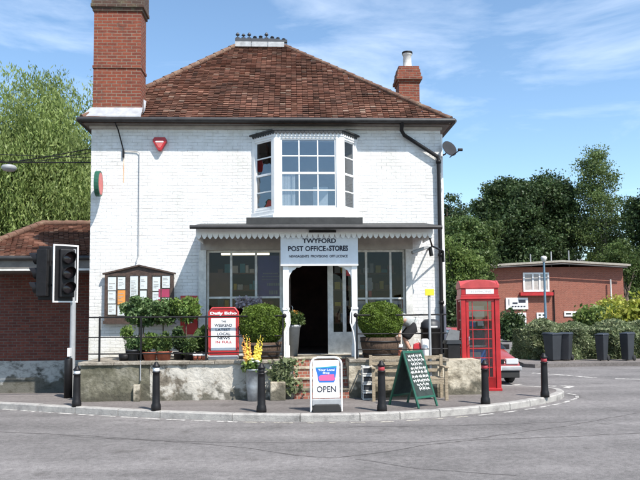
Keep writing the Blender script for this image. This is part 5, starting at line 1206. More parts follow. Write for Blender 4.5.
xr = X(397.5, 14.18, 350); t = thing('flower_pot', 'terracotta pot with pale rim being tended by the crouching person', 'pot', (xr, 14.18, TZ)); MB().lathe((xr, 14.18, TZ), [(0, 0), (.07, 0), (.10, .22), (0, .22)], 16).build('body', M['terra'], t); MB().lathe((xr, 14.18, TZ), [(.09, .20), (.115, .2), (.115, .26), (.095, .27), (.09, .24), (0, .24)], 16).build('rim', M['paper'], t)
# dark litter cabinet + post left of the kiosk
pz_ = G(455, 391.5, 0); t = thing('litter_cabinet', 'dark narrow litter bin with white stripes between shop corner and phone box', 'bin', (pz_.x, pz_.y + .2, 0))
MB().box(pz_.x - .14, pz_.y, 0, pz_.x + .14, pz_.y + .35, 1.02).build('body', M['black'], t, bevel=.02)
MB().prism([(pz_.x - .17, 1.021), (pz_.x + .17, 1.021), (pz_.x + .14, 1.1), (pz_.x - .14, 1.1)], pz_.y - .02, pz_.y + .37).build('lid', M['binplas'], t)
MB().box(pz_.x + .07, pz_.y - .006, .08, pz_.x + .12, pz_.y - .002, .2).box(pz_.x + .07, pz_.y - .006, .3, pz_.x + .12, pz_.y - .002, .42).build('stripes', M['paper'], t)
MB().prism([(pz_.x - .16, 1.101), (pz_.x + .14, 1.101), (pz_.x + .16, 1.3), (pz_.x - .06, 1.34)], pz_.y + .1, pz_.y + .13).build('notice', M['slate'], t)

# ================================================================== PERSON
def skin(name, verts, edges, radii, m, parent, sub=2):
    me = bpy.data.meshes.new(name); me.from_pydata(verts, edges, []); o = bpy.data.objects.new(name, me); C.objects.link(o)
    md = o.modifiers.new('s', 'SKIN'); md.use_smooth_shade = True
    sv = me.skin_vertices[0].data
    for i, r_ in enumerate(radii): sv[i].radius = (r_, r_) if not isinstance(r_, tuple) else r_
    sv[0].use_root = True
    sb = o.modifiers.new('b', 'SUBSURF'); sb.levels = sub; sb.render_levels = sub
    dg = bpy.context.evaluated_depsgraph_get(); m2 = bpy.data.meshes.new_from_object(o.evaluated_get(dg)); bpy.data.objects.remove(o)
    m2.materials.clear(); m2.materials.append(m); m2.name = name
    for p in m2.polygons: p.use_smooth = True
    o = bpy.data.objects.new(name, m2); C.objects.link(o)
    if parent is not None: o.parent = parent; m2.transform(world_of(parent).inverted())
    return o
per_x, per_y = X(411, 14.72, 350), 14.72
per = thing('person', 'person in grey top and black skirt bending over behind the right box ball', 'person', (per_x, per_y, TZ))
def wp(a): return (per_x + a[0], per_y + a[1], TZ + a[2])
V = dict(hip=(.06, .0, .66), wa=(-.06, -.02, .74), ch=(-.20, -.06, .80), nk=(-.33, -.10, .80), hd=(-.41, -.12, .76), tp=(-.50, -.14, .70),
         hl=(.04, -.09, .62), kl=(-.16, -.12, .38), al=(-.02, -.10, .08), tl=(-.16, -.12, .04), hr=(.05, .10, .62), kr=(-.13, .14, .40), ar=(.04, .13, .08), tr=(-.10, .14, .04),
         sl=(-.28, -.20, .78), el=(-.30, -.28, .54), wl_=(-.31, -.36, .34), pl=(-.31, -.40, .27),
         sr=(-.28, .08, .78), er=(-.34, .04, .54), wr_=(-.36, -.12, .36), pr=(-.35, -.18, .29))
names = list(V); rad = dict(hip=.13, wa=.115, ch=.125, nk=.055, hd=.09, tp=.075, hl=.09, kl=.055, al=.035, tl=.03, hr=.09, kr=.055, ar=.035, tr=.03, sl=.06, el=.042, wl_=.026, pl=.03, sr=.06, er=.042, wr_=.026, pr=.03)
E = [('hip', 'wa'), ('wa', 'ch'), ('ch', 'nk'), ('nk', 'hd'), ('hd', 'tp'), ('hip', 'hl'), ('hl', 'kl'), ('kl', 'al'), ('al', 'tl'), ('hip', 'hr'), ('hr', 'kr'), ('kr', 'ar'), ('ar', 'tr'), ('ch', 'sl'), ('sl', 'el'), ('el', 'wl_'), ('wl_', 'pl'), ('ch', 'sr'), ('sr', 'er'), ('er', 'wr_'), ('wr_', 'pr')]
vs = [wp(V[k]) for k in names]; rd = [rad[k] for k in names]; ed = [(names.index(a), names.index(c)) for a, c in E]
for hand in ('pl', 'pr'):   # four fingers and thumb, slightly curled
    base = Vector(V[hand]); bi = names.index(hand)
    for f_ in range(5):
        o1 = Vector(((f_ - 1.5) * .018, -.01, -.035)) if f_ < 4 else Vector((-.04, -.01, .0)); ln = [.035, .042, .038, .03, .03][f_]
        a = base + o1; c = a + Vector((0, -.012, -ln)); d_ = c + Vector((0, .006, -ln * .6))
        i0 = len(vs); vs += [wp(a), wp(c), wp(d_)]; rd += [.009, .0085, .007]; ed += [(bi, i0), (i0, i0 + 1), (i0 + 1, i0 + 2)]
skin('body', vs, ed, rd, M['skin'], per)
def sub(keys, edges, radii, m, nm, sub_=2):
    skin(nm, [wp(k if isinstance(k, tuple) else V[k]) for k in keys], edges, radii, m, per, sub_)
sub(['wa', 'ch', 'nk', 'sl', 'el', 'sr', 'er', (.02, -.01, .70)], [(0, 1), (1, 2), (1, 3), (3, 4), (1, 5), (5, 6), (0, 7)], [.14, .15, .075, .08, .055, .08, .055, .15], M['greytop'], 'top')
sub(['hip', (.0, 0, .56), 'hl', (-.10, -.12, .44), (-.15, -.12, .36), 'hr', (-.08, .13, .45), (-.13, .14, .38), (-.02, -.01, .70)], [(0, 1), (0, 2), (2, 3), (3, 4), (0, 5), (5, 6), (6, 7), (0, 8)], [.165, .16, .13, .115, .10, .13, .115, .10, .14], M['blackskirt'], 'skirt')
sub([(-.36, -.11, .80), (-.44, -.12, .80), (-.50, -.13, .74)], [(0, 1), (1, 2)], [.075, .10, .08], M['hair'], 'hair')
sh2 = [MB().lathe(wp(V[k]), [(0, -.035), (.04, -.03), (.045, 0), (.03, .03), (0, .035)], 10).build('shoe', M['rubber'], per) for k in ('tl', 'tr')]
fc = MB(); hc = Vector(wp(V['hd']))
fc.lathe(hc + Vector((-.03, -.03, -.09)), [(0, -.02), (.012, 0), (0, .015)], 6); 
for dy in (-.03, .03): fc.lathe(hc + Vector((-.055, dy, -.075)), [(0, -.008), (.01, 0), (0, .008)], 6)
fc.build('face_features', M['skin'], per)

# ================================================================== CAR on side road
car_y = 16.95; cxr = X(520.5, car_y + .1, 372)
CX = cxr - .80
car = thing('parked_car', 'faded red hatchback parked behind the phone box in the side road', 'car', (CX, car_y + 1.9, RZ))
prof = [(0, .28, .50, .74), (.03, .24, .60, .78), (.25, .20, .72, .80), (.9, .20, .84, .81), (1.0, .20, .88, .81), (1.55, .20, 1.0, .81), (2.6, .20, .98, .81), (3.4, .22, .95, .80), (3.72, .26, .86, .77), (3.8, .34, .62, .70)]
cb_ = MB(); vs = []; NS = 14
for (y, zb, zt, hw_) in prof:
    ring = []
    for k in range(NS):
        t = 2 * math.pi * k / NS; cx_ = math.copysign(abs(math.cos(t)) ** .38, math.cos(t)); cz_ = math.copysign(abs(math.sin(t)) ** .5, math.sin(t))
        vs.append((CX + hw_ * cx_, car_y + y, RZ + (zb + zt) / 2 + (zt - zb) / 2 * cz_))
n_ = len(prof)
cb_.add(vs, [(i * NS + k, i * NS + (k + 1) % NS, (i + 1) * NS + (k + 1) % NS, (i + 1) * NS + k) for i in range(n_ - 1) for k in range(NS)] + [tuple(range(NS)), tuple((n_ - 1) * NS + k for k in range(NS))], 0, True)
cbo = cb_.build('body', M['carred'], car)
gh = MB(); q = [(1.0, .86), (1.75, 1.34), (2.9, 1.36), (3.65, .90)]
for sgn in (-1, 1): pass
bw, tw = .74, .58
gh.add([(CX - bw, car_y + 1.0, RZ + .86), (CX + bw, car_y + 1.0, RZ + .86), (CX + tw, car_y + 1.75, RZ + 1.33), (CX - tw, car_y + 1.75, RZ + 1.33), (CX - tw, car_y + 2.9, RZ + 1.35), (CX + tw, car_y + 2.9, RZ + 1.35), (CX + bw, car_y + 3.65, RZ + .9), (CX - bw, car_y + 3.65, RZ + .9)],
       [(0, 1, 2, 3), (4, 5, 6, 7), (0, 3, 4, 7), (1, 6, 5, 2)])
gh.build('windows', mat('car_glass', (.02, .025, .03), .05, var=0), car, bevel=.02)
MB().add([(CX - tw - .02, car_y + 1.7, RZ + 1.34), (CX + tw + .02, car_y + 1.7, RZ + 1.34), (CX + tw + .02, car_y + 2.95, RZ + 1.36), (CX - tw - .02, car_y + 2.95, RZ + 1.36), (CX - tw + .06, car_y + 1.8, RZ + 1.40), (CX + tw - .06, car_y + 1.8, RZ + 1.40), (CX + tw - .06, car_y + 2.85, RZ + 1.41), (CX - tw + .06, car_y + 2.85, RZ + 1.41)],
         [(4, 5, 6, 7), (0, 1, 5, 4), (1, 2, 6, 5), (2, 3, 7, 6), (3, 0, 4, 7), (0, 3, 2, 1)]).build('roof', M['carred'], car, bevel=.02)
for sx in (-1, 1):
    MB().box(CX + sx * .72, car_y - .02, RZ + .52, CX + sx * .40, car_y + .12, RZ + .66).build('headlight', M['headl'], car, bevel=.02)
    for yy in (.72, 3.05):
        wh = MB().lathe((CX + sx * .71, car_y + yy, RZ + .29), [(0, -.09), (.2, -.09), (.27, -.085), (.29, -.06), (.29, .06), (.27, .085), (.2, .09), (0, .09)], 24, axis='X').build('wheel', M['rubber'], car)
        MB().lathe((CX + sx * .71, car_y + yy, RZ + .29), [(0, -.097), (.17, -.095), (.18, -.088), (.18, .088), (.17, .095), (0, .097)], 20, axis='X').build('rim', M['greypole'], wh)
    MB().box(CX + sx * .66, car_y + 1.15, RZ + .84, CX + sx * .88, car_y + 1.25, RZ + .98).build('mirror', M['black'], car, bevel=.02)
MB().box(CX - .79, car_y - .07, RZ + .36, CX + .79, car_y + .05, RZ + .48).build('bumper', M['greypole'], car, bevel=.03)
MB().box(CX - .74, car_y - .03, RZ + .18, CX + .74, car_y + .06, RZ + .355).build('valance', M['rubber'], car, bevel=.02)
MB().box(CX - .36, car_y - .015, RZ + .54, CX + .36, car_y + .05, RZ + .64).build('grille', M['black'], car)
MB().box(CX - .26, car_y - .082, RZ + .37, CX + .26, car_y - .071, RZ + .47).build('number_plate', M['paper'], car)

# ================================================================== WHEELIE BINS
def wheelie(px, py, rz_, label, s=.93, k=1.0):
    p = G(px, py, 0.0); t = thing('wheelie_bin', label, 'wheelie bin', (p.x, p.y + .2, 0), rz_, group='charcoal wheelie bins by the hedge')
    mt_ = Matrix.Translation((p.x, p.y + .2, 0)) @ Matrix.Rotation(rz_, 4, 'Z') @ Matrix.Diagonal((s * k, s * k, s, 1))
    a, c = .18, .23; vs = [(-a, -.17, .03), (a, -.17, .03), (a, .17, .03), (-a, .17, .03), (-c, -.22, .92), (c, -.22, .92), (c, .25, .92), (-c, .25, .92)]
    MB().add(vs, [(0, 3, 2, 1), (4, 5, 6, 7), (0, 1, 5, 4), (1, 2, 6, 5), (2, 3, 7, 6), (3, 0, 4, 7)]).xf(mt_).build('tub', M['binplas'], t, bevel=.02)
    MB().add([(-.25, -.25, .925), (.25, -.25, .925), (.25, .28, .925), (-.25, .28, .925), (-.22, -.23, .96), (.22, -.23, .96), (.22, .26, 1.0), (-.22, .26, 1.0)], [(0, 3, 2, 1), (4, 5, 6, 7), (0, 1, 5, 4), (1, 2, 6, 5), (2, 3, 7, 6), (3, 0, 4, 7)]).xf(mt_).build('lid', M['binplas'], t, bevel=.015)
    MB().tube([(-.22, .31, .93), (.22, .31, .93)], .018, 8).xf(mt_).build('handle', M['binplas'], t)
    for sx in (-1, 1): MB().lathe((sx * .20, .20, .1), [(0, -.03), (.09, -.03), (.1, -.02), (.1, .02), (.09, .03), (0, .03)], 16, axis='X').xf(mt_).build('wheel', M['rubber'], t)
wheelie(555.5, 361.2, R(25), 'leftmost charcoal wheelie bin, half hidden behind the next one', 1.0)
wheelie(567.5, 360.8, R(-38), 'charcoal wheelie bin standing against the leftmost one', 1.0)
wheelie(605, 361.2, R(-55), 'charcoal wheelie bin standing alone in the middle of the pavement', .97, .76)
wheelie(630.5, 361, R(-65), 'charcoal wheelie bin nearest the right edge of the photo', 1.0, .78)

# ================================================================== OUTBUILDING (left)
OY = 18.7; OX1 = WL - .02; OX0 = -14; ox = 1.75; ez = Z(256, OY - ox, 40) - .31  # wall set back and eaves made extra deep to keep the brick in shadow
out = thing('brick_outbuilding', 'low dark brick building with clay tiled hipped roof and flaking white plinth, left of shop', 'building', ((OX0 + OX1) / 2, OY + 2, -.3))
MB().box(OX0 + 1.2, OY, .52, OX1, OY + .3, ez).build('wall', M['obrick'], out)
MB().box(OX0 + 1.2, OY - .03, -.45, OX1, OY + .3, .519).build('plinth', M['lowwhite'], out)
MB().box(OX0 + 1.2, OY + .3, -.45, OX0 + 1.5, OY + 4, ez).build('wall', M['obrick'], out)
MB().box(OX0 + 1.2, OY + 4, -.45, OX1 + 3, OY + 4.3, ez).build('wall', M['obrick'], out)
eY = OY - ox; oz = Z(256, eY, 40) ; rY = OY + 1.6; rZ = Z(225, rY, 60)
hx_ = Q(42, 225, rY).x; hl_ = Q(-36, 256, eY).x
o1 = [Vector((hl_, eY, oz)), Vector((OX1 + .0, eY, oz)), Vector((OX1 + .0, rY, rZ)), Vector((hx_, rY, rZ))]
ub = MB(); ub.add(o1, [(0, 1, 2, 3)]); ub.add([o1[0], o1[3], Vector((hx_, rY, rZ)), Vector((hl_, rY + 2.5, oz))], [(0, 1, 3)]); ub.add([o1[3], o1[2], Vector((OX1, rY + 2.6, oz)), Vector((hl_, rY + 2.6, oz))], [(0, 1, 2, 3)])
ro = ub.build('roof', M['brownpanel'], out)
tm = MB(); tiles(tm, o1[0], o1[1], o1[2], o1[3], gauge=.13); tm.build('roof_tiles', M['tile'], ro)
hp = MB()
for a, c in ((o1[0], o1[3]), (o1[3], o1[2])):
    k = int((c - a).length / .33)
    for i in range(k): hp.tube([a.lerp(c, i / k) + Vector((0, 0, .05)), a.lerp(c, (i + 1.06) / k) + Vector((0, 0, .04))], [.10, .09], 10)
hp.build('ridge_tiles', M['hip'], ro)
es = MB(); es.box(hl_, eY + .02, oz - .30, OX1, eY + .05, oz - .02); es.box(hl_, eY + .05, oz - .32, OX1, OY - .002, oz - .30); es.build('eaves_board', M['soffit'], out)
MB().tube([(hl_, eY - .05, oz - .05), (OX1, eY - .05, oz - .05)], .055, 8).build('gutter', M['gutter'], out)
MB().box(hl_, eY - .0, oz - .36, OX1, eY + .018, oz - .31).build('white_trim', M['wpaint_old'], out)

# ================================================================== HALL (right, far)
HY = 54.0
def HX(px, py=300, y=HY): return Q(px, py, y).x
def HZ(py, px=555, y=HY): return Q(px, py, y).z
hall = thing('brick_hall', 'two-storey red brick hall with flat pale roof and white windows behind the hedge', 'building', (HX(555), HY + 6, 0))
hx0, hx1 = HX(489), HX(624); hz = HZ(267)
wn2 = [(523.5, 549.5, 272.5, 291.5), (516.5, 525.5, 312.5, 326), (536, 546, 312.5, 322), (563.5, 579, 311.5, 316.5)]
ww = MB(); ww.box(hx0, HY, -.4, hx1, HY + 12, hz); ww.build('wall', M['fbrick'], hall)
rr = MB(); zt0 = hz
xs = [HX(482), HX(560), HX(628)]
rr.add([(xs[0], HY - .7, hz + .0), (xs[1], HY - .7, hz + .35), (xs[2], HY - .7, hz + .0), (xs[2], HY + 12.5, hz), (xs[1], HY + 12.5, hz + .35), (xs[0], HY + 12.5, hz),
        (xs[0], HY - .7, hz + .16), (xs[1], HY - .7, hz + .51), (xs[2], HY - .7, hz + .16), (xs[2], HY + 12.5, hz + .16), (xs[1], HY + 12.5, hz + .51), (xs[0], HY + 12.5, hz + .16)],
       [(0, 1, 7, 6), (1, 2, 8, 7), (2, 3, 9, 8), (6, 7, 10, 11), (7, 8, 9, 10), (0, 5, 4, 1), (1, 4, 3, 2), (5, 0, 6, 11), (3, 4, 10, 9), (4, 5, 11, 10)])
rr.build('roof', M['flatroof'], hall)
for wi, (a, b_, c, d) in enumerate(wn2):
    x0, x1, z0, z1 = HX(a), HX(b_), HZ(d), HZ(c); f = MB(); k = .13
    f.box(x0, HY - .08, z0, x0 + k, HY - .002, z1); f.box(x1 - k, HY - .08, z0, x1, HY - .002, z1); f.box(x0 + k, HY - .08, z0, x1 - k, HY - .002, z0 + k); f.box(x0 + k, HY - .08, z1 - k, x1 - k, HY - .002, z1)
    for fr_ in ((.37, .63) if wi == 0 else (.5,)): xm_ = x0 + (x1 - x0) * fr_; f.box(xm_ - k / 2, HY - .075, z0 + k, xm_ + k / 2, HY - .003, z1 - k)
    if wi in (1, 2): f.box(x0 + k, HY - .07, (z0 + z1) / 2, x1 - k, HY - .004, (z0 + z1) / 2 + .1)
    fo = f.build('window', M['wpaint'], hall)
    MB().box(x0 + k, HY - .03, z0 + k, x1 - k, HY - .02, z1 - k).build('pane', M['greypaint'] if wi == 0 else mat('hall_pane', (.03, .035, .04), .1, var=0), fo)
MB().box(HX(519.5), HY - .35, HZ(295.5), HX(552), HY - .01, HZ(292.2)).build('red_ledge', M['redpaint'], hall)
nbd = MB().box(HX(505.5), HY - .12, HZ(309), HX(527.5), HY - .01, HZ(297.5)).build('name_board', M['whiteplas'], hall)
gq = MB(); gq.box(HX(508), HY - .14, HZ(305), HX(508.7), HY - .125, HZ(299), 0); gq.box(HX(518), HY - .14, HZ(302.5), HX(525), HY - .125, HZ(299.5), 0); gq.box(HX(512), HY - .14, HZ(303.5), HX(517), HY - .125, HZ(302), 0)
x = HX(511)
while x < HX(524): gq.box(x, HY - .14, HZ(306.6), x + .16, HY - .125, HZ(305.6), 0); x += .24
gq.build('board_markings', [M['ink']], nbd)
for px_, a, c in ((535, 253, 262), (556, 250.5, 263), (574, 249.5, 261)): MB().tube([(HX(px_, 260), HY + 1, HZ(266)), (HX(px_, 260), HY + 1, HZ(a))], .05, 6).build('roof_mast', M['greypole'], hall)
MB().tube([(HX(609.5), HY - .3, HZ(302)), (HX(609.5), HY - .3, HZ(280))], .06, 6).build('flue', M['wpaint_old'], hall)
MB().tube([(HX(553.5), HY - .1, HZ(290)), (HX(553.5), HY - .1, -.1)], .05, 6).build('downpipe', M['black'], hall)
MB().tube([(HX(488.8, 268), HY - .72, HZ(268)), (HX(560), HY - .72, HZ(264.5)), (HX(624), HY - .72, HZ(268.5))], .06, 6).build('gutter', M['gutter'], hall)
# street lamp
SY = 36.0; x = Q(545, 300, SY).x; lt = thing('street_lamp', 'slim blue grey street lamp column in front of the brick hall', 'street lamp', (x, SY, 0))
zt = Q(545, 262, SY).z; MB().tube([(x, SY, -.1), (x, SY, zt)], [.085, .05], 10).build('column', M['aggregate'], lt)
MB().lathe((x, SY, zt), [(0, 0), (.09, .02), (.15, .16), (.16, .26), (.10, .32), (0, .34)], 14).build('lantern', M['wpaint_old'], lt)
# far grey pyramid roof house
HY2 = 78; t = thing('distant_house', 'distant house with grey slate pyramid roof above the hall roofline', 'house', (Q(575, 262, HY2).x, HY2, 0))
xa, xb, zc, zp = Q(556, 264, HY2).x, Q(598, 264, HY2).x, Q(575, 266, HY2).z, Q(575, 253, HY2).z
MB().box(xa + .6, HY2 + .6, 0, xb - .6, HY2 + 5, zc).build('wall', M['stone'], t)
xc = (xa + xb) / 2 - .3; MB().add([(xa, HY2, zc), (xb, HY2, zc), (xb, HY2 + 6, zc), (xa, HY2 + 6, zc), (xc, HY2 + 3, zp), (xc + 1.2, HY2 + 3, zp)], [(0, 1, 5, 4), (1, 2, 5), (2, 3, 4, 5), (3, 0, 4), (0, 3, 2, 1)]).build('roof', M['slate'], t)

# ================================================================== HEDGE + SHRUBS
def hedge():
    n_ = 90000; t = thing('hedge', 'long rounded grey green hedge behind the wheelie bins', 'hedge', (Q(590, 340, 25).x, 25, 0))
    x0 = Q(519, 340, 24.5).x; x1 = Q(720, 340, 25).x
    u = rng.random(n_); xx = x0 + (x1 - x0) * u
    zt_ = 1.30 + .09 * np.sin(xx * 2.1) + .10 * np.sin(xx * 4.7 + 1) - .4 * np.exp(-((xx - x0) / .5) ** 2)
    zt_ -= .9 * np.clip(1 - (xx - x0) / .8, 0, 1) ** 2
    th = rng.random(n_) * math.pi                                  # cross-section half ellipse
    dpt = 1.15 + .12 * np.sin(xx * 3.3)
    dpt = dpt * np.clip((xx - x0) / .6 + .2, 0, 1)
    yc = 25.4
    k = .86 + .14 * rng.random(n_)
    yy = yc - np.cos(th) * dpt * k; zz = np.abs(np.sin(th)) ** .45 * zt_ * k
    low = rng.random(n_) < .35; yy = np.where(low, yc - dpt * k * (.96 + .06 * np.sin(xx * 5)), yy); zz = np.where(low, rng.random(n_) * 1.1, zz)
    yy += .07 * np.sin(xx * 6 + zz * 5); 
    leaves('foliage', np.column_stack([xx, yy, zz]), .055, M['hedge'], t, aspect=2.2)
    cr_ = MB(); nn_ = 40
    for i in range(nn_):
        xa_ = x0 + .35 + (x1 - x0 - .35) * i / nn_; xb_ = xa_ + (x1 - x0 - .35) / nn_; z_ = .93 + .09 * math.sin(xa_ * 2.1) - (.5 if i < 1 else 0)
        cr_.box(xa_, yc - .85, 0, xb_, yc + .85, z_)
    cr_.build('inner_fill', M['darkleaf'], t)  # solid dark boxes filling the hedge behind its leaves
hedge()
def bush(px, py, Y, rad, m, label, n=9000, leaf=.12, z0=0.0, name='shrub', grp=None):
    p = Q(px, py, Y); t = thing(name, label, 'shrub', (p.x, Y, 0), group=grp)
    MB().tube([(p.x, Y, -.1), (p.x, Y, p.z)], [.1, .05], 7).build('stem', M['bark'], t)
    leaves('foliage', clumpy(p, rad, 120, n // 120, .22, shell=.3, zmin=0), leaf, m, t, aspect=1.8); return t
bush(646, 318, 31, (1.6, 1.2, .78), M['yellowleaf'], 'golden yellow leaved shrub rising behind the hedge at right', 12000, .11)
bush(598, 320, 40, (1.3, 1.2, .6), M['lightleaf'], 'low olive green shrub against the hall wall', 6000, .12)
bush(612, 312, 42, (.9, 1.0, .7), M['yellowleaf'], 'small yellowish shrub in front of the hall flue', 4000, .11)
bush(511, 327, 44, (.7, .8, .9), M['darkleaf'], 'dark climber bush at left corner of the hall', 4000, .12)
wr = MB(); px_ = [Q(505 + 3 * k, 326, 46) for k in range(4)]
wf = thing('white_fence', 'short white picket fence at the foot of the brick hall', 'fence', (Q(520, 330, 46).x, 46, 0))
for k in range(9): xk = Q(514 + 1.5 * k, 326, 46).x; MB().box(xk - .03, 46, 0, xk + .03, 46.04, .75).build('picket', M['wpaint'], wf)
MB().box(Q(513, 326, 46).x, 46.041, .5, Q(528, 326, 46).x, 46.07, .6).build('rail', M['wpaint'], wf)

# ================================================================== TREES
def tree(name, label, base, h, crown_c, crown_r, m, bark, nclump, per, spread, leaf, shell=.5, flat=.6, extra=(), trunk=.35, down=0, cat='tree'):
    t = thing(name, label, cat, (base[0], base[1], 0)); tr = MB()
    c_ = Vector(crown_c); b0 = Vector((base[0], base[1], -.5))
    tr.tube([b0, b0.lerp(c_, .45) + Vector((.1, 0, 0)), b0.lerp(c_, .8), c_ + Vector((0, 0, crown_r[2] * .6))], [trunk, trunk * .75, trunk * .5, trunk * .12], 10)
    for k in range(14):
        a = random.uniform(0, 6.28); st = b0.lerp(c_, random.uniform(.5, 1.0)); e_ = c_ + Vector((math.cos(a) * crown_r[0] * .8, math.sin(a) * crown_r[1] * .8, random.uniform(-.5, .8) * crown_r[2]))
        tr.tube([st, st.lerp(e_, .5) + Vector((0, 0, .4)), e_], [trunk * .3, trunk * .18, trunk * .05], 6)
    tr.build('trunk', bark, t)
    pts_ = [clumpy(crown_c, crown_r, nclump, per, spread, shell, flat, zmin=.3)]
    for (c2, r2, k2) in extra: pts_.append(clumpy(c2, r2, k2, per, spread, shell, flat, zmin=.3))
    leaves('crown', np.concatenate(pts_), leaf, m, t, aspect=1.5, down=down); return t
# willow at left
def willow():
    Y = 27.0; cx_ = Q(22, 200, Y).x; zt_ = Q(40, 72, Y).z
    t = thing('willow_tree', 'tall pale green weeping willow behind the low brick outbuilding', 'tree', (cx_, Y, 0))
    tr = MB(); tr.tube([(cx_, Y, -.5), (cx_ + .2, Y, 3), (cx_ - .1, Y, 5.5), (cx_, Y, 7.4)], [.6, .45, .3, .1], 10)
    pts_ = []
    for k in range(440):
        a = random.uniform(0, 2 * math.pi); rr_ = 5.4 * random.random() ** .5; x = cx_ + rr_ * math.cos(a); y = Y + rr_ * .75 * math.sin(a)
        dome = zt_ - 1.5 - 3.6 * (rr_ / 5.4) ** 2.2 + random.uniform(-1.5, .9) + .9 * math.sin(x * 1.4 + 2)
        L_ = random.uniform(2.0, 6.5); n_ = int(L_ * 135)
        s = rng.random(n_); w_ = .07 + .17 * (1 - s)
        dx = .25 * math.sin(k) * s
        px_ = x + dx + rng.normal(0, 1, n_) * w_ * (1 + .5 * np.sin(s * 9)); py_ = y + rng.normal(0, 1, n_) * w_; pz_ = dome - s * L_ + rng.normal(0, .08, n_)
        # arching top of the branch
        px_ += (cx_ - x) * .06 * (1 - s); pts_.append(np.column_stack([px_, py_, pz_]))
        if k % 11 == 0: tr.tube([(cx_, Y, random.uniform(4, 8)), ((x + cx_) / 2, (y + Y) / 2, dome - .8), (x * .8 + cx_ * .2, y, dome - .9)], [.10, .05, .02], 6)
    for k in range(26):   # wispy shoots at the top
        x = cx_ + random.uniform(-3.2, 3.4); L_ = random.uniform(.6, 1.6); n_ = 90; s = rng.random(n_)
        top = zt_ - .9 - 2.6 * abs((x - cx_) / 5.4) ** 2 + random.uniform(-.2, .7)
        pts_.append(np.column_stack([x + s * random.uniform(-.6, .6) + rng.normal(0, .07, n_), Y + rng.normal(0, .4, n_), top - L_ / 2 + s * L_]))
    pts_.append(clumpy((cx_ + .4, Y + 1.0, 5.2), (4.2, 2.2, 4.3), 230, 420, .38, shell=.25, zmin=.6))
    tr.build('trunk', M['bark'], t); P_ = np.concatenate(pts_); P_ = P_[P_[:, 2] > .6]
    leaves('crown', P_, .042, M['willow'], t, aspect=3.6, down=2.2)
    return len(P_)
willow()
Yd = 66
c = Q(527, 235, Yd)
tree('dark_tree', 'largest dark green tree, broad domed crown behind the brick hall', (c.x, Yd), 16, (c.x, Yd, c.z), (5.2, 4.2, 5.4), M['darkleaf'], M['bark'], 330, 330, .58, .155, shell=.5,
     extra=[((c.x - 2.4, Yd, c.z + 2.6), (2.4, 2.4, 2.0), 70), ((c.x + 1.6, Yd, c.z + 3.4), (3.0, 2.6, 1.9), 80), ((c.x - .4, Yd - 1, c.z - 3.5), (5, 3, 2.8), 90)], trunk=.6)
Yb = 62; c = Q(602, 222, Yb)
tree('birch_tree', 'tall feathery birch tree with open top, behind the right half of the hall', (c.x, Yb), 15, (c.x, Yb, c.z), (2.7, 2.2, 3.6), M['birchleaf'], M['birchbark'], 190, 85, .40, .105, shell=.2,
     extra=[((Q(596, 178, Yb).x, Yb, Q(596, 178, Yb).z), (1.9, 1.5, 2.4), 66), ((Q(596, 160, Yb).x, Yb, Q(596, 160, Yb).z), (1.25, .9, 1.6), 24), ((Q(588, 185, Yb).x, Yb, Q(588, 190, Yb).z), (1.1, .9, 1.3), 16)], trunk=.25, down=.8)
# sapling-like wispy top of birch handled above; greens between shop and dark tree
Yg = 46; c = Q(470, 255, Yg)
tree('green_tree', 'rounded mid green tree between the shop and the dark tree', (c.x, Yg), 8, (c.x - .3, Yg, c.z - .2), (1.9, 1.9, 2.9), M['midleaf'], M['bark'], 170, 220, .30, .10, shell=.35, extra=[((Q(480, 235, Yg).x, Yg + 1, Q(480, 235, Yg).z), (1.5, 1.4, 1.5), 60)], trunk=.3, down=.5)
Yg2 = 36; c = Q(455, 278, Yg2)
tree('light_green_tree', 'pale green drooping tree nearest the right wall of the shop', (c.x, Yg2), 5, (c.x, Yg2, c.z), (1.35, 1.2, 2.3), M['lightleaf'], M['bark'], 130, 170, .24, .08, shell=.3, trunk=.2, down=1)
c = Q(447, 215, 60)
tree('far_dark_tree', 'dark tree top just right of the shop corner, far back', (c.x, 60), 10, (c.x, 60, c.z - 1), (1.8, 2, 3.2), M['darkleaf'], M['bark'], 60, 180, .4, .13, trunk=.3)
c = Q(470, 320, 33)
tree('shade_fill_shrub', 'dark leaved shrub mass added for the deep shade behind the phone box', (c.x, 33), 3, (c.x - .4, 33, 1.3), (1.5, 1, 1.9), M['darkleaf'], M['bark'], 90, 80, .22, .11, trunk=.12, cat='shrub')  # dark leaved shrub added to stand for deep shade in this gap
c = Q(640, 225, 58)
tree('edge_tree', 'dark leafy tree at the right edge of the photo beside the birch', (c.x, 58), 12, (c.x + 2.0, 58, c.z - .3), (2.9, 2.5, 4.2), M['darkleaf'], M['bark'], 150, 200, .48, .14, trunk=.3)
c = Q(632, 265, 52)
tree('low_green_tree', 'light green bushy tree right of the hall end wall', (c.x, 52), 6, (c.x + 1.6, 57, c.z - .3), (2.3, 1.8, 2.4), M['midleaf'], M['bark'], 130, 200, .32, .10, trunk=.2)
c = Q(610, 255, 68)
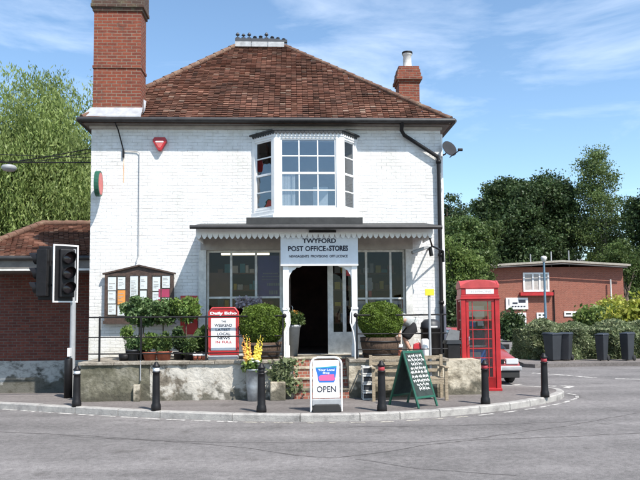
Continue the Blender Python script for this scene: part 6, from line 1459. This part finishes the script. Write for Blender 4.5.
tree('bushy_tree', 'bushy light green tree between the birch and the hall roof', (c.x, 68), 7, (c.x, 68, c.z - 1), (2.6, 2, 2.6), M['lightleaf'], M['bark'], 120, 190, .32, .11, trunk=.2)
# continuous far wood behind everything
fw = [clumpy((x, 95 + random.uniform(-4, 4), 3.5), (7, 4, random.uniform(5.5, 8)), 60, 60, .9, shell=.4, zmin=0) for x in range(14, 80, 8)]
o = leaves('far_wood', np.concatenate(fw), .42, M['darkleaf'], None, kind='stuff'); tag(o, 'dark wood far behind the hall', 'wood')
fw = [clumpy((x, 70, 2.5), (7, 3, 4.5), 60, 60, .8, shell=.4, zmin=0) for x in range(-48, -12, 9)]
o = leaves('far_wood', np.concatenate(fw), .36, M['midleaf'], None, kind='stuff'); tag(o, 'green wood far behind the low brick building', 'wood')

# ================================================================== WIRES + HANGING LAMP
wy = FY + .8
wz = Z(162.5, wy, 60)
hl = thing('hanging_lamp', 'flat grey street lamp head hung on a span wire at the left edge', 'street lamp', (Q(10, 168, wy).x, wy, wz))
lx = Q(9, 168, wy).x
MB().lathe((lx, wy, wz - .22), [(0, 0), (.13, .02), (.18, .09), (.15, .14), (.05, .17), (0, .17)], 16).build('lamp_head', M['greypole'], hl)
MB().tube([(lx, wy, wz - .05), (lx, wy, wz)], .02, 6).build('hanger', M['black'], hl)
wrm = MB(); wrm.tube([(WL - .03, wy, wz), (lx, wy, wz), (-16, wy, wz + .2)], .018, 5)
wrm.tube([(WL - .03, wy, Z(147, wy, 88)), (Q(45, 157, wy).x, wy, Z(157, wy, 45)), (lx, wy, wz + .0)], .012, 5); wrm.tube([(WL - .03, wy, Z(151, wy, 88)), (Q(40, 160, wy).x, wy, Z(161, wy, 40)), (-16, wy, wz)], .010, 5); wrm.tube([(WL - .03, wy, Z(158, wy, 88)), (-16, wy, Z(142, wy, 0))], .009, 5)
tag(wrm.build('overhead_wires', M['black']), 'black overhead wires running left from the shop side wall', 'wires')
pp2 = thing('wire_pole', 'plain wooden pole holding the far end of the overhead wires, outside the left edge', 'pole', (-16, wy, -.1))
MB().tube([(-16, wy, -.3), (-16, wy, 6.6)], .12, 10).build('pole', M['bark'], pp2)
